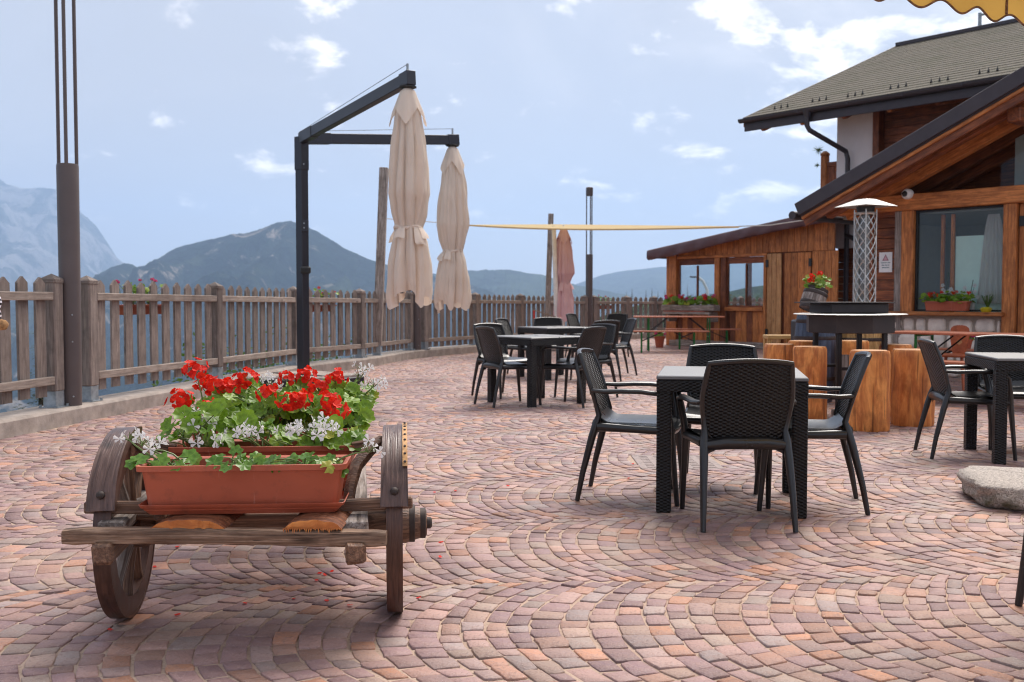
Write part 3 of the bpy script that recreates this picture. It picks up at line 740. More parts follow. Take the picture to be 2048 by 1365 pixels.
def chair_parts(arms):
    """front faces +Y, origin on the ground"""
    P = []
    # backrest panel, gently dished, with a rounded lower edge
    nx, nz = 22, 22
    def bp(u, w, off=0.0):         # u -1..1, w 0..1
        z = .445 + .387 * w
        half = .196 + .030 * math.sin(min(1, w * 1.1) * math.pi * .62) - .022 * max(0, w - .55) / .45
        if w < .16: half *= 1 - .20 * ((.16 - w) / .16) ** 2
        y = -.205 - .118 * w + .012 * math.sin(w * math.pi) + .030 * (1 - u * u) * -1 * (.55 + .45 * w) + .02
        zz = z - .045 * (1 - u * u) * (1 - w) ** 2 + .014 * (1 - u * u) * w ** 3
        return Vector((u * half, y - off, zz))
    b = MB(); fr = [[bp(-1 + 2 * i / nx, j / nz) for i in range(nx + 1)] for j in range(nz + 1)]; bk = [[bp(-1 + 2 * i / nx, j / nz, .012) for i in range(nx + 1)] for j in range(nz + 1)]
    b.sheet([r[::-1] for r in fr]); b.sheet(bk)
    P.append(('backrest', b, M_weave, 'all'))
    b = MB()
    ring = [bp(-1, j / 14, .006) for j in range(15)] + [bp(-1 + 2 * i / 12, 1, .006) for i in range(1, 13)] + [bp(1, 1 - j / 14, .006) for j in range(1, 15)]
    b.tube(ring, [.010 + .004 * min(1, min(k, len(ring) - 1 - k) / 6) for k in range(len(ring))], 8)
    P.append(('back_frame', b, M_pl, True))
    # seat with a rolled front and upturned rear
    b = MB(); rows = []; n = 16
    def sp_(u, w, off=0.0):
        y = -.205 + .43 * w; half = .205 + .016 * w
        z = .445 + .008 * u * u - .012 * math.sin(w * math.pi) * (1 - u * u) + .05 * max(0, (.16 - w) / .16) ** 2 - .03 * max(0, (w - .88) / .12) ** 2
        return Vector((u * half, y, z - off))
    b.sheet([[sp_(-1 + 2 * i / n, j / n) for i in range(n + 1)] for j in range(n + 1)])
    b.sheet([[sp_(-1 + 2 * i / n, j / n, .02) for i in range(n + 1)][::-1] for j in range(n + 1)])
    P.append(('seat', b, M_pl, 'all'))
    b = MB()
    for sg in (-1, 1):
        b.add([], [])
        pts = [(sg * .208, -.205, .425), (sg * .214, 0, .418), (sg * .222, .205, .412)]
        b.tube(pts, [.026, .022, .024], 10)
    b.tube([(-.215, .212, .412), (-.1, .222, .410), (.1, .222, .410), (.215, .212, .412)], [.022, .024, .024, .022], 10)
    b.tube([(-.205, -.212, .415), (-.1, -.222, .43), (.1, -.222, .43), (.205, -.212, .415)], [.026, .034, .034, .026], 10)
    P.append(('seat_rim', b, M_pl, True))
    b = MB(); rw = []
    for w in (0, .5, 1):
        rw.append([(u * .205, -.222 - .006 * (1 - u * u) + .01 * (w - .5) ** 2, .448 - w * (.085 - .055 * (1 - abs(u) ** 2.5))) for u in np.linspace(-1, 1, 17)])
    b.sheet(rw); b.sheet([[(x, y + .014, z) for x, y, z in r][::-1] for r in rw]); P.append(('rear_apron', b, M_pl, 'all'))
    for sg in (-1, 1):
        b = MB(); t_ = bp(sg, .42, .006)
        b.tube([(sg * .228, -.318, 0), (sg * .222, -.288, .16), (sg * .212, -.238, .36), (sg * .207, -.214, .44), bp(sg, .12, .004), t_], [.0135, .017, .0215, .022, .017, .010], 10)
        P.append(('leg', b, M_pl, True))
        b = MB()
        if arms:
            b.tube([(sg * .236, .246, 0), (sg * .232, .228, .2), (sg * .226, .21, .40), (sg * .240, .20, .50), (sg * .262, .185, .585), (sg * .266, .165, .612)], [.0135, .0165, .021, .019, .0165, .016], 10)
        else:
            b.tube([(sg * .232, .250, 0), (sg * .224, .228, .2), (sg * .216, .206, .42)], [.0135, .0175, .023], 10)
        P.append(('leg', b, M_pl, True))
        if arms:
            b = MB(); e = bp(sg, .50, .004)
            b.tube([(sg * .262, .188, .600), (sg * .268, .15, .622), (sg * .268, .05, .634), (sg * .262, -.06, .634), (sg * .248, -.16, .628), (sg * .232, -.225, .632), e], [.015, .021, .024, .024, .023, .019, .010], 10, flat=.62)
            P.append(('armrest', b, M_pl, True))
    return P
CH = {a: [(n, b.mesh(n, m, s_), m) for n, b, m, s_ in chair_parts(a)] for a in (True, False)}
def chair(x, y, deg, label, arms=True, group='black rattan-look plastic chairs on the terrace'):
    t = thing('rattan_chair', label, 'chair', (x, y, 0), group); t.rotation_euler[2] = R(deg); WM[t.name] = T(x, y, 0) @ RZ(R(deg))
    for n, me, m in CH[arms]: put(bpy.data.objects.new(n, me), t, WM[t.name])
    return t
def table(x, y, deg, label, w=.79, h=.74):
    t = thing('rattan_table', label, 'table', (x, y, 0), 'square black rattan-look tables'); M = T(x, y, 0) @ RZ(R(deg)); t.matrix_basis = M; WM[t.name] = M
    b = MB(); 
    for sx in (-1, 1): b.box((sx * (w / 4), 0, h - .012), (w / 2 - .004, w - .004, .024), .006)
    b.build('tabletop', M_top, t, M)
    b = MB(); a = w / 2 - .014
    for sx, sy, dx, dy in ((0, -1, w - .006, .026), (0, 1, w - .006, .026), (-1, 0, .026, w - .058), (1, 0, .026, w - .058)): b.box((sx * a, sy * a, h - .057), (dx, dy, .062), .004)
    b.build('apron', M_wleg, t, M)
    for sx in (-1, 1):
        for sy in (-1, 1):
            q = w / 2 - .043
            bb = MB().box((0, 0, (h - .03) / 2), (.078, .078, h - .03), .006); bb.build('leg', M_wleg, t, M @ T(sx * q, sy * q, 0))
    # parasol hole cap in the middle
    MB().lathe([(.024, h), (.022, h + .003)], 16).build('hole_cap', M_pl, t, M)
    return t
table(1.235, 5.64, -11.5, 'square black rattan-look table nearest the camera with four armchairs')
chair(1.17, 5.20, 0, 'black armchair nearest the camera, its woven back turned to us')
chair(.735, 5.80, -104, 'black armchair at the left side of the nearest table, facing right')
chair(1.63, 5.57, 78.5, 'black armchair at the right side of the nearest table, facing left')
chair(1.31, 6.22, 168, 'black armchair on the far side of the nearest table, facing the camera')
table(.27, 11.05, 38, 'second black table, turned cornerwise, in the middle of the terrace')
chair(-.02, 10.86, -62, 'armless black chair at the left front of the second table, back towards us', False)
chair(.64, 10.82, 52, 'black armchair at the right front of the second table with its dark back to us')
chair(-.10, 11.78, -142, 'black chair behind the second table at its left', False)
chair(.84, 11.62, 128, 'black armchair behind the second table at its right')
table(.62, 14.6, 32, 'third black table, behind the second one')
chair(.12, 14.95, -115, 'black chair at the left end of the third table, just left of its edge', False)
chair(.56, 15.55, 178, 'black chair on the far side of the third table before the pink parasol', False)
chair(1.16, 14.05, 30, 'black armchair between the second and third tables, its back top showing')
chair(1.52, 15.15, 100, 'black armchair standing clear at the right of the third table')
chair(1.95, 19.6, 150, 'far black chair low in front of the far lamp column', False)
chair(1.45, 19.9, -120, 'farthest black chair beside the pink parasol', False)
table(3.80, 7.22, -9.5, 'black table cut by the right edge of the photo')
chair(3.36, 7.32, -98, 'black armchair left of the table at the right edge, seen from behind')
chair(3.92, 7.78, 170, 'black armchair behind the table at the right edge')
chair(2.152, 3.478, 90, 'black chair of which only one leg shows in the lower right corner', False)

# ---- cantilever parasol with two folded canopies
M_can = cloth('beige_canopy_cloth', (.90, .775, .655), .32)
M_pink = cloth('pink_canopy_cloth', (.80, .56, .59), .28)
PB = Vector((-2.80, 13.4, 0))
par = thing('cantilever_parasol', 'twin cantilever parasol with two folded beige canopies on one dark square post', 'parasol', tuple(PB))
PA = R(-35)
MB().box((0, 0, .05), (1.15, 1.15, .10), .01, T(*PB) @ RZ(PA)).build('base_frame', M_alu, par)
for sx in (-1, 1):
    for sy in (-1, 1):
        MB().box((sx * .285, sy * .285, .112), (.54, .54, .05), .012, T(*PB) @ RZ(PA)).build('base_slab', M_conc, par)
for sx in (-1, 1): MB().box((sx * .28, -.1, .142), (.4, .06, .012), .004, T(*PB) @ RZ(PA)).build('slab_grip', M_black, par)
post = MB(); post.box((0, 0, 1.68), (.125, .125, 3.14), .008, T(*PB) @ RZ(PA)).box((0, 0, 3.08), (.138, .138, .44), .006, T(*PB) @ RZ(PA)); post = post.build('post', M_alu, par)
cr = MB(); cr.box((.06, -.105, 1.53), (.14, .07, .10), .02, T(*PB)); cr.build('crank_box', M_black, post)
br = MB(); br.box((.05, -.075, 2.12), (.10, .03, .15), .004, T(*PB)); br.build('bracket', M_alu, post)
bl = MB()
for z in (2.09, 2.15, 2.93): bl.lathe([(.011, 0), (.009, .006)], 8, T(PB.x + .045, PB.y - .096 if z < 2.5 else PB.y - .088, z) @ RX(R(90)))
bl.build('bolts', M_galv, post)
def canopy(cx, cy, ztop, L_, seed, name='canopy', mat=None, parent=None, rmax=.235, tie=.665, nfold=8, pole=True):
    """folded canopy: pleated sack tied below the middle with a loose skirt"""
    rs = random.Random(seed); n = nfold * 12; rows = []
    phase = [rs.uniform(-.3, .3) for _ in range(nfold)]; fold = [rs.uniform(.6, 1.25) for _ in range(nfold)]
    drop = [rs.uniform(-.08, .07) for _ in range(nfold)]
    K = 64
    for j in range(K + 1):
        w = j / K; row = []
        env = np.interp(w, [0, .02, .12, .30, .50, tie - .06, tie, tie + .06, .82, .95, 1], [.08, .30, .60, .88, 1.0, .80, .60, .80, 1.0, 1.06, .98])
        pl = np.interp(w, [0, .08, .3, .5, tie - .03, tie, tie + .05, .85, 1], [.02, .12, .36, .38, .38, .22, .40, .50, .46])
        for i in range(n):
            a = 2 * math.pi * i / n; s_ = a / (2 * math.pi) * nfold + .38 * math.sin(2 * a + seed) + .2 * math.sin(3 * a + 2 * seed + 2 * w); k = int(math.floor(s_)) % nfold; f = s_ - math.floor(s_)
            sh = abs(math.sin(math.pi * f)) ** .7
            tw = .5 * math.sin(w * 3 + seed) * w
            r = rmax * env * (1 - pl * fold[k] * (1 - sh)) * (1 + .05 * math.sin(3 * a + seed + 4 * w) + .035 * math.sin(nfold * 3 * a + 5 * w + seed) * (w > .05)) * (1 + .10 * mnoise.noise(Vector((math.cos(a) * 3.2, math.sin(a) * 3.2, w * 7 + seed))) * min(1, w * 4) + .045 * mnoise.noise(Vector((math.cos(a) * 8, math.sin(a) * 8, w * 11 + seed))) * min(1, w * 4))
            ww = w
            if w > tie:
                g = (w - tie) / (1 - tie); ww = w + g * g * (.030 * math.cos(4 * a + seed) + .022 * math.cos(2 * a + 2 * seed) + .012 * math.sin(7 * a))
                r *= 1 + g * .10 * math.sin(2 * a + seed * 2)
            aa = a + tw * .25
            row.append((cx + r * math.cos(aa), cy + r * math.sin(aa), ztop - L_ * ww))
        row.append(row[0]); rows.append(row)
    b = MB(); b.sheet(rows); o = b.build(name, mat or M_can, parent, None, 'all')
    # vent flap over the crown, with hanging points
    rows = []
    for j in range(11):
        w = j / 10; row = []
        for i in range(n):
            a = 2 * math.pi * i / n; s_ = a / (2 * math.pi) * 4 + .5 * (seed % 3); f = s_ - math.floor(s_); tri = abs(2 * f - 1)
            e = .10 + .085 * tri; ww = .004 + w * e
            env = np.interp(ww, [0, .02, .12, .30], [.09, .32, .64, .95])
            r = rmax * env * (1.02 + .055 * w) * (1 + .05 * math.sin(4 * a + seed) + .05 * w * math.sin(9 * a + seed))
            row.append((cx + r * math.cos(a), cy + r * math.sin(a), ztop - L_ * ww + .004))
        row.append(row[0]); rows.append(row)
    b = MB(); b.sheet(rows); b.build('vent_flap', mat or M_can, o, None, 'all')
    # tie band with loose ends
    b = MB(); ring = [(cx + rmax * .60 * math.cos(2 * math.pi * k / 24), cy + rmax * .60 * math.sin(2 * math.pi * k / 24), ztop - L_ * tie + .012 * math.sin(k)) for k in range(25)]
    b.tube(ring, .014, 6, flat=1.4, cap=False); b.build('tie_band', mat or M_can, o, None, True)
    for k in range(5):
        b = MB()
        a = rs.uniform(0, 6.28) if k else R(-110); d = Vector((math.cos(a), math.sin(a), 0)); s_ = Vector((-d.y, d.x, 0)); c = Vector((cx, cy, ztop - L_ * tie)) + d * rmax * .62
        w2 = rs.uniform(.05, .08); l = rs.uniform(.12, .2)
        g0 = [c - s_ * w2 * .6, c, c + s_ * w2 * .6]; g1 = [c + d * .05 - s_ * w2 - Vector((0, 0, l * .6)), c + d * .075 - Vector((0, 0, l * .55)), c + d * .05 + s_ * w2 - Vector((0, 0, l * .6))]
        g2 = [c + d * .07 - s_ * w2 * 1.1 - Vector((0, 0, l)), c + d * .10 - Vector((0, 0, l * .95)), c + d * .07 + s_ * w2 * 1.1 - Vector((0, 0, l * 1.05))]
        b.sheet([g0, g1, g2]); b.build('loose_fold', mat or M_can, o, None, 'all')
    if pole:
        b = MB(); b.tube([(cx, cy, ztop), (cx, cy, ztop - L_ * .96)], .03, 10)
        for k in range(4):
            a = R(45 + 90 * k); b.tube([(cx + .05 * math.cos(a), cy + .05 * math.sin(a), ztop - .1), (cx + .11 * math.cos(a), cy + .11 * math.sin(a), ztop - L_ * .97)], .016, 6)
        b.build('ribs', M_alu, o, None, True)
    return o
E1, E2 = pp(815, 152, 11.0), pp(905, 275, 14.9)
H0 = 3.30
for k, (E, sc) in enumerate(((E1, 1), (E2, 1))):
    root = Vector((PB.x, PB.y, H0 - .02 - .001 * k)); tip = Vector((E.x, E.y, E.z - .04))
    arm = beam('arm', root, tip, .095, .135, M_alu, par, .006)
    d = (tip - root).normalized()
    sl = beam('arm_sleeve', root + d * .04, root + d * .42, .107, .147, M_alu, arm, .004)
    beam('head_plate', tip - d * .10, tip + d * .09, .11, .155, M_alu, arm, .004)
    hp = MB(); hp.tube([tip + Vector((0, 0, .06)), tip + Vector((0, 0, .17))], .014, 6); hp.build('pulley', M_galv, arm, None, True)
    MB().tube([tip - Vector((0, 0, .06)), tip - Vector((0, 0, .15))], .04, 10).build('swivel', M_alu, arm, None, True)
    cb = MB(); cb.tube([root + d * .12 + Vector((0, 0, .10)), tip + Vector((0, 0, .165))], .004, 5); cb.build('cable', M_galv, arm)
    MB().lathe([(.07, -.012), (.098, 0), (.098, .012), (.05, .03)], 24, T(tip.x, tip.y, tip.z - .088)).build('crown_plate', M_black, arm, None, True)
    zt = tip.z - .085
    canopy(tip.x, tip.y, zt, 2.31 if k == 0 else 2.36, 3 + 4 * k, 'canopy', M_can, par, .248 if k == 0 else .236, .66, 8)

# ---- far folded pink parasol with its own pole and foot
p3 = gp(1127, 691, 0); p3 = Vector((pp(1127, 640, 22.2).x, 22.2, 0))
pk_ = thing('folded_parasol', 'folded dusty pink parasol standing by the far fence under the shade sail', 'parasol', tuple(p3))
MB().tube([p3, p3 + Vector((0, 0, 2.78))], .025, 10).build('pole', M_white, pk_, None, True)
MB().box((p3.x, p3.y, .04), (.6, .6, .08), .02).build('foot', M_conc, pk_)
canopy(p3.x, p3.y, 2.72, 2.02, 12, 'canopy', M_pink, pk_, .235, .60, 8, False)
g = pp(1113, 480, 22.0)
wp = MB(); wp.tube([(g.x - .06, 22.05, 2.75), (g.x + .04, 22.1, .02)], [.05, .06], 10)
tag(wp.build('white_pole', M_white, None, None, True), 'pale pole leaning just left of the folded pink parasol', 'pole')
bq = thing('boom_stick', 'thin slanting stick with a hanging red band left of the pink parasol', 'stick', tuple(gp(1068, 690)))
a_, b_ = pp(1068, 621, 21.4), pp(1110, 634, 21.8)
MB().tube([a_, b_, Vector((b_.x + .02, 21.8, 0.02))], .014, 6).build('rod', M_rail, bq, None, True)
MB().box((a_.x, a_.y, a_.z - .09), (.035, .02, .17), .004).build('red_band', M_red, bq)

# ---- leaning tall poles for the shade sail
def tallpole(pb, pt, label, w=.12):
    t = thing('sail_pole', label, 'pole', tuple(pb), 'tall square wooden poles carrying the shade sail')
    d = (pt - pb); beam('shaft', pb + d * .05, pt, w, w, M_grey, t, .01, (0, 1, 0))
    M = T(pb.x, pb.y, 0); MB().box((0, 0, .24), (w - .01, w - .01, .19), .004, M).box((0, 0, WT + .004), (.19, .19, .006), 0, M).build('shoe', M_galv, t)
TP1 = gp(754, 711, WT); TP1t = pp(768, 336, TP1.y + .1); tallpole(TP1, TP1t, 'leaning square wooden pole between the dark parasol post and the larger folded canopy', .15)
TP2 = pp(1093, 668, 24.6); TP2.z = WT; TP2t = pp(1102, 428, 24.7); tallpole(TP2, TP2t, 'leaning square wooden pole left of the far lamp, carrying a sail corner', .13)
# ---- shade sail
M_sail = cloth('yellow_sail_cloth', (.80, .64, .36), .45)
c1, c2, c3 = pp(938, 450, 20.0), pp(1478, 453, 17.6), pp(1104, 449, 24.2)
sail = MB(); rows = []; n = 26
for j in range(n + 1):
    v = j / n; row = []
    for i in range(n + 1):
        u = i / n; p = c1.lerp(c2, u).lerp(c3, v)
        e1 = 4 * u * (1 - u); edge = (c3 - c1.lerp(c2, .5)).normalized() * (1.3 * e1 * (1 - v))
        p = p + edge; p.z -= (.075 * e1 * (1 - v) ** 1.2)
        row.append(p)
    rows.append(row)
sail.sheet(rows)
sl_ = thing('shade_sail', 'yellow triangular shade sail stretched over the far end of the terrace', 'sail', tuple(c1))
sail.build('sail_cloth', M_sail, sl_, None, 'all')
MB().tube([rows[0][i] - Vector((0, 0, .012)) for i in range(n + 1)], .012, 6, flat=1.4).build('hem', M_sail, sl_, None, True)
ANCH = pp(1606, 441, 16.4)
MB().tube([c1, pp(762, 437, TP1.y)], .008, 5).build('rope', M_rope, sl_)
MB().tube([c2, c2.lerp(ANCH, .5) - Vector((0, 0, .03)), ANCH], .010, 5).build('rope', M_rope, sl_)
MB().tube([c3, Vector((TP2t.x, TP2t.y, c3.z + .05))], .008, 5).build('rope', M_rope, sl_)

# ---- scalloped awning at the upper right corner
M_awn = cloth('yellow_awning_cloth', (.70, .44, .11), .4)
aw = thing('awning', 'yellow scalloped awning valance hanging into the upper right corner', 'awning', (1.9, 4.2, 2.4))
A0, A1 = Vector((.98, 3.66, 2.345)), Vector((4.2, 5.25, 2.345)); ad = (A1 - A0).normalized(); al = (A1 - A0).length
an = Vector((ad.y, -ad.x, 0)); rows = []
NS = 300; SCL = .215
bump_ = lambda t: .040 * (0.5 - 0.5 * math.cos(2 * math.pi * (t / SCL + .30)))
top, bot, mid = [], [], []
for i in range(NS + 1):
    t = al * i / NS; p = A0 + ad * t; wob = .012 * math.sin(t * 9)
    top.append(p + Vector((0, 0, .10))); mid.append(p + an * wob * .5 + Vector((0, 0, .02))); bot.append(p + an * wob - Vector((0, 0, .015 + bump_(t))))
va = MB(); va.sheet([top, mid, bot]); va.build('valance', M_awn, aw, None, 'all')
MB().tube(bot[::1], .0045, 5, cap=False).build('valance_binding', M_brown, aw, None, True)
roof_ = MB(); roof_.sheet([[A0 + ad * (al * i / 20) + an * (2.8 * j / 6) + Vector((0, 0, .10 + .16 * j)) for i in range(21)] for j in range(7)]); roof_.build('awning_sheet', M_awn, aw, None, 'all')
for k in range(1, 9):
    t = k * SCL * 2 - .10
    MB().tube([A0 + ad * t + Vector((0, 0, .10)) - an * .003, A0 + ad * t - an * .003 - Vector((0, 0, .01 + bump_(t)))], .006, 4).build('seam', M_brown, aw)
beam('front_bar', A0 + Vector((0, 0, .12)), A1 + Vector((0, 0, .12)), .05, .04, M_white, aw)
for f in (.5, .98):
    q = A0 + ad * al * f; beam('folding_arm', q + Vector((0, 0, .12)), q + an * 2.8 + Vector((0, 0, .95)), .03, .05, M_white, aw)

# ---- granite block used as a foot at the right edge
def granite_mat():
    t = NT('speckled_granite'); v = t.coord((1, 1, 1), False)
    vo = t.n('ShaderNodeTexVoronoi'); t.l(v, vo.inputs['Vector']); vo.inputs['Scale'].default_value = 170
    col = t.ramp(vo.outputs['Color'], [(.1, (.30, .255, .225)), (.3, (.48, .42, .37)), (.6, (.60, .53, .47)), (.85, (.70, .63, .57))], 'CONSTANT')
    g = t.n('ShaderNodeNewGeometry'); sp = t.n('ShaderNodeSeparateXYZ'); t.l(g.outputs['Position'], sp.inputs[0])
    mo = t.n('ShaderNodeMath', operation='MULTIPLY'); t.l(t.maprange(sp.outputs[2], .02, .11, 1, 0), mo.inputs[0]); t.l(t.maprange(t.noise(v, 9, 5), .42, .6), mo.inputs[1])
    col = t.mix(mo.outputs[0], col, (.09, .085, .035))
    return t.fin(col, .85, t.bump(t.noise(v, 70, 5, .7), 1, .012, t.bump(vo.outputs['Distance'], .5, .006)), .3)
gb = MB(); N_ = 10
q = gp(1925, 985); G0 = Vector((3.09, 5.66, 0))
def gran():
    b = MB(); nu, nv = 44, 14; rows = []
    for j in range(nv + 1):
        w = j / nv; row = []
        for i in range(nu):
            a = 2 * math.pi * i / nu; e = .20
            cx, sx = math.cos(a), math.sin(a)
            x = math.copysign(abs(cx) ** .42, cx) * .48; y = math.copysign(abs(sx) ** .42, sx) * .40
            f = np.interp(w, [0, .12, .45, .62, .74, 1], [.90, .97, 1.0, .985, .94, 0.0]); z = np.interp(w, [0, .12, .45, .62, .74, 1], [0, .02, .085, .112, .130, .140])
            nn = 1 + .10 * mnoise.fractal(Vector((x * 4, y * 4, z * 9)), .7, 2, 5)
            row.append(T(*G0) @ RZ(R(-14)) @ Vector((x * f * nn, y * f * nn, z + .008 * mnoise.noise(Vector((x * 9, y * 9, 1))))))
        row.append(row[0]); rows.append(row)
    b.sheet(rows); return b
tag(gran().build('granite_block', granite_mat(), None, None, 'all'), 'rough speckled granite block lying on the paving at the right edge', 'stone')
MB().box((3.20, 5.62, .152), (.45, .025, .014), .003, None).build('parasol_slot', M_steelb, bpy.data.objects['granite_block'])
# ================================================================== FLOWER CART
cart = thing('wooden_cart', 'old two-wheeled wooden farm cart carrying terracotta flower boxes', 'cart', (-.95, 3.7, 0))
WR = .318
M_tyre = wood('worn_red_brown_tread', (.055, .022, .014), (.13, .058, .036), (.022, .010, .007), .45, 1.5, .05, .5, .5, 'yz')
WA = R(6.3)
wl, wr = gp(257, 1229), gp(791, 1217)
def wheel(c, outer):
    """outer: +1 when the outside of the cart lies along local +X"""
    M = T(c.x, c.y, WR) @ RZ(WA)
    w = bpy.data.objects.new('wheel', None); put(w, cart, M)
    n = 48; b = MB(); rows = []
    prof = [(-.026, WR - .075), (.026, WR - .075), (.026, WR - .010), (-.026, WR - .010), (-.026, WR - .075)]
    for x, r in prof: rows.append([(x + outer * .0, r * math.cos(2 * math.pi * k / n), r * math.sin(2 * math.pi * k / n)) for k in range(n + 1)])
    b.sheet(rows); b.build('rim', M_tyre, w, M, True)
    b = MB(); rows = []
    for x, r in [(-.028, WR - .0095), (-.028, WR), (.028, WR), (.028, WR - .0095), (-.028, WR - .0095)]: rows.append([(x, r * math.cos(2 * math.pi * k / n), r * math.sin(2 * math.pi * k / n)) for k in range(n + 1)])
    b.sheet(rows); b.build('tyre', M_tyre, w, M, True)
    for k in range(10):
        a = 2 * math.pi * (k + .35) / 10; d = Vector((0, math.cos(a), math.sin(a)))
        M2, l = frame_of(M @ (d * .05 + Vector((outer * -.012, 0, 0))), M @ (d * (WR - .07)), M.to_3x3() @ Vector((1, 0, 0)))
        b = MB(); b.tube([(0, 0, 0), (l * .3, 0, 0), (l * .8, 0, 0), (l, 0, 0)], [.024, .020, .017, .021], 8, flat=1.15); b.build('spoke', M_grey if k % 3 == 0 else M_brown, w, M2, True)
    b = MB(); Mh = RY(R(90)) if outer > 0 else RY(R(-90))
    b.lathe([(.050, -.155), (.056, -.145), (.056, -.11), (.068, -.07), (.072, -.02), (.072, .04), (.060, .075)] + ([(.054, .098), (.047, .114), (.044, .117)] if outer > 0 else []), 24, Mh); hub = b.build('hub', M_brown, w, M, True)
    for z0, r in ((-.14, .0585), (.062, .066), (.102, .053)):
        if z0 > .1 and outer < 0: continue
        b = MB(); b.lathe([(r, z0 - .011), (r + .003, z0 - .009), (r + .003, z0 + .009), (r, z0 + .011)], 24, Mh, False, False); b.build('hub_band', M_iron, hub, M, True)
    if outer > 0: b = MB(); b.lathe([(.022, .112), (.022, .130), (.016, .136)], 12, Mh); b.build('axle_end', M_iron, hub, M, True)
    return M
ML = wheel(wl, -1); MR = wheel(wr, 1)
# axle
beam('axle', ML @ Vector((.12, 0, 0)), MR @ Vector((-.12, 0, 0)), .075, .085, M_brown, cart, .01)
E_ = Vector((-.154, 1, 0)).normalized(); RP = Vector((E_.y, -E_.x, 0))
lx, rx = gp(208, 1115, .335), gp(708, 1115, .335)
railL0 = Vector((-1.305, 3.15, .335)); railR0 = Vector((-.500, 3.16, .335))
for p0 in (railL0, railR0):
    r_ = beam('side_rail', p0, p0 + E_ * 3.6, .066, .068, M_brown, cart, .010, jig=.003)
    beam('top_board', p0 + E_ * .125 + Vector((0, 0, .058)), p0 + E_ * 3.55 + Vector((0, 0, .058)), .088, .044, M_grey, cart, .006, jig=.003)
# front pole laid across
cb = MB(); A_, B_ = Vector((-1.448, 3.205, .383)), Vector((-.407, 3.215, .378))
cb.tube([A_, A_.lerp(B_, .02), A_.lerp(B_, .3), A_.lerp(B_, .6), A_.lerp(B_, .985), B_], [.019, .0245, .0265, .0275, .0265, .020], 10)
Mx, l_ = frame_of(A_, B_); cbm = MB(); cbm.tube([(0, 0, 0), (.02, 0, 0), (.3 * l_, .002, .002), (.62 * l_, -.003, 0), (.985 * l_, 0, 0), (l_, 0, 0)], [.019, .0245, .0265, .0275, .0265, .020], 10); 
M_pole = wood('weathered_pole_wood', (.10, .055, .034), (.36, .235, .16), (.04, .02, .013), .7, 2.0, .05, 1.0)
cbm = MB(); rows = []; rs_ = random.Random(2)
for i in range(29):
    u = i / 28; hw = .0265 * (.86 if i in (0, 28) else 1); row = []
    for k in range(12):
        a = 2 * math.pi * (k + .5) / 12; ca, sa = math.cos(a), math.sin(a)
        row.append((u * l_, math.copysign(abs(ca) ** .45, ca) * hw * rs_.uniform(.93, 1.05), math.copysign(abs(sa) ** .45, sa) * hw * rs_.uniform(.93, 1.05) + .004 * math.sin(u * 5)))
    row.append(row[0]); rows.append(row)
cbm.sheet(rows); cbm.add(rows[0][:12], [tuple(range(12))]); cbm.add(rows[-1][:12], [tuple(range(11, -1, -1))]); cbm.build('cross_pole', M_pole, cart, Mx, True)
# further cross members under the boxes
for d in (.55, 1.05, 1.6, 2.3, 3.2):
    beam('cross_member', railL0 + E_ * d + Vector((.04, 0, .028)), railR0 + E_ * d + Vector((-.04, 0, .028)), .085, .045, M_brown, cart, .006)
beam('floor_board', railL0 + E_ * .42 + RP * .05 + Vector((0, 0, .055)), railR0 + E_ * .42 - RP * .05 + Vector((0, 0, .055)), .25, .022, M_brown, cart, .004)
# rear trestle that carries the far end
for p0 in (railL0, railR0): beam('trestle_leg', p0 + E_ * 3.2 - Vector((0, 0, .03)), Vector((p0.x + E_.x * 3.25, p0.y + E_.y * 3.25, 0)), .06, .06, M_brown, cart, .008)
# two half-log slabs under the first box
M_bark2 = wood('red_brown_bark', (.10, .032, .015), (.30, .115, .055), (.035, .014, .008), .75, 1.5, .1, .9)
def slab(x0, x1, y, z0, hgt, dep, name, seed):
    rs = random.Random(seed); b = MB(); n = 14; rows = []
    Mx = T(x0, y, z0); L_ = x1 - x0
    for yy in (0, .015, dep * .5, dep):
        row = []
        for i in range(n + 1):
            u = i / n; e = (max(0, 1 - abs(2 * u - 1) ** 3.0)) ** .7
            row.append((u * L_, yy + rs.uniform(-.006, .006), hgt * e + rs.uniform(-.002, .002)))
        rows.append(row)
    bot = [[(x, y_, 0) for x, y_, z in r] for r in rows]
    b.sheet(rows); b.sheet([r[::-1] for r in bot])
    ff = MB(); ff.sheet([bot[0], rows[0]])
    b.sheet([rows[-1], bot[-1]])
    so = b.build(name, M_bark2, cart, Mx, False); ff.build('sawn_face', M_log, so, Mx)
    return b
slab(-1.165, -.925, 3.195, .4095, .028, .30, 'log_slab', 1)
slab(-.735, -.548, 3.190, .4085, .029, .30, 'log_slab', 2)
fr_ = MB(); rs = random.Random(5)
for k in range(26):
    x = -.735 + .187 * k / 25; l = rs.uniform(.004, .018); fr_.add([(x - .003, 3.186, .412), (x + .003, 3.186, .412), (x + rs.uniform(-.004, .004), 3.184, .412 - l)], [(0, 1, 2)])
    fr_.add([(x - .003, 3.186, .412), (x - .001, 3.186, .412), (x + .003, 3.180, .412)], [(0, 1, 2)])
fr_.build('splinters', M_log, cart)
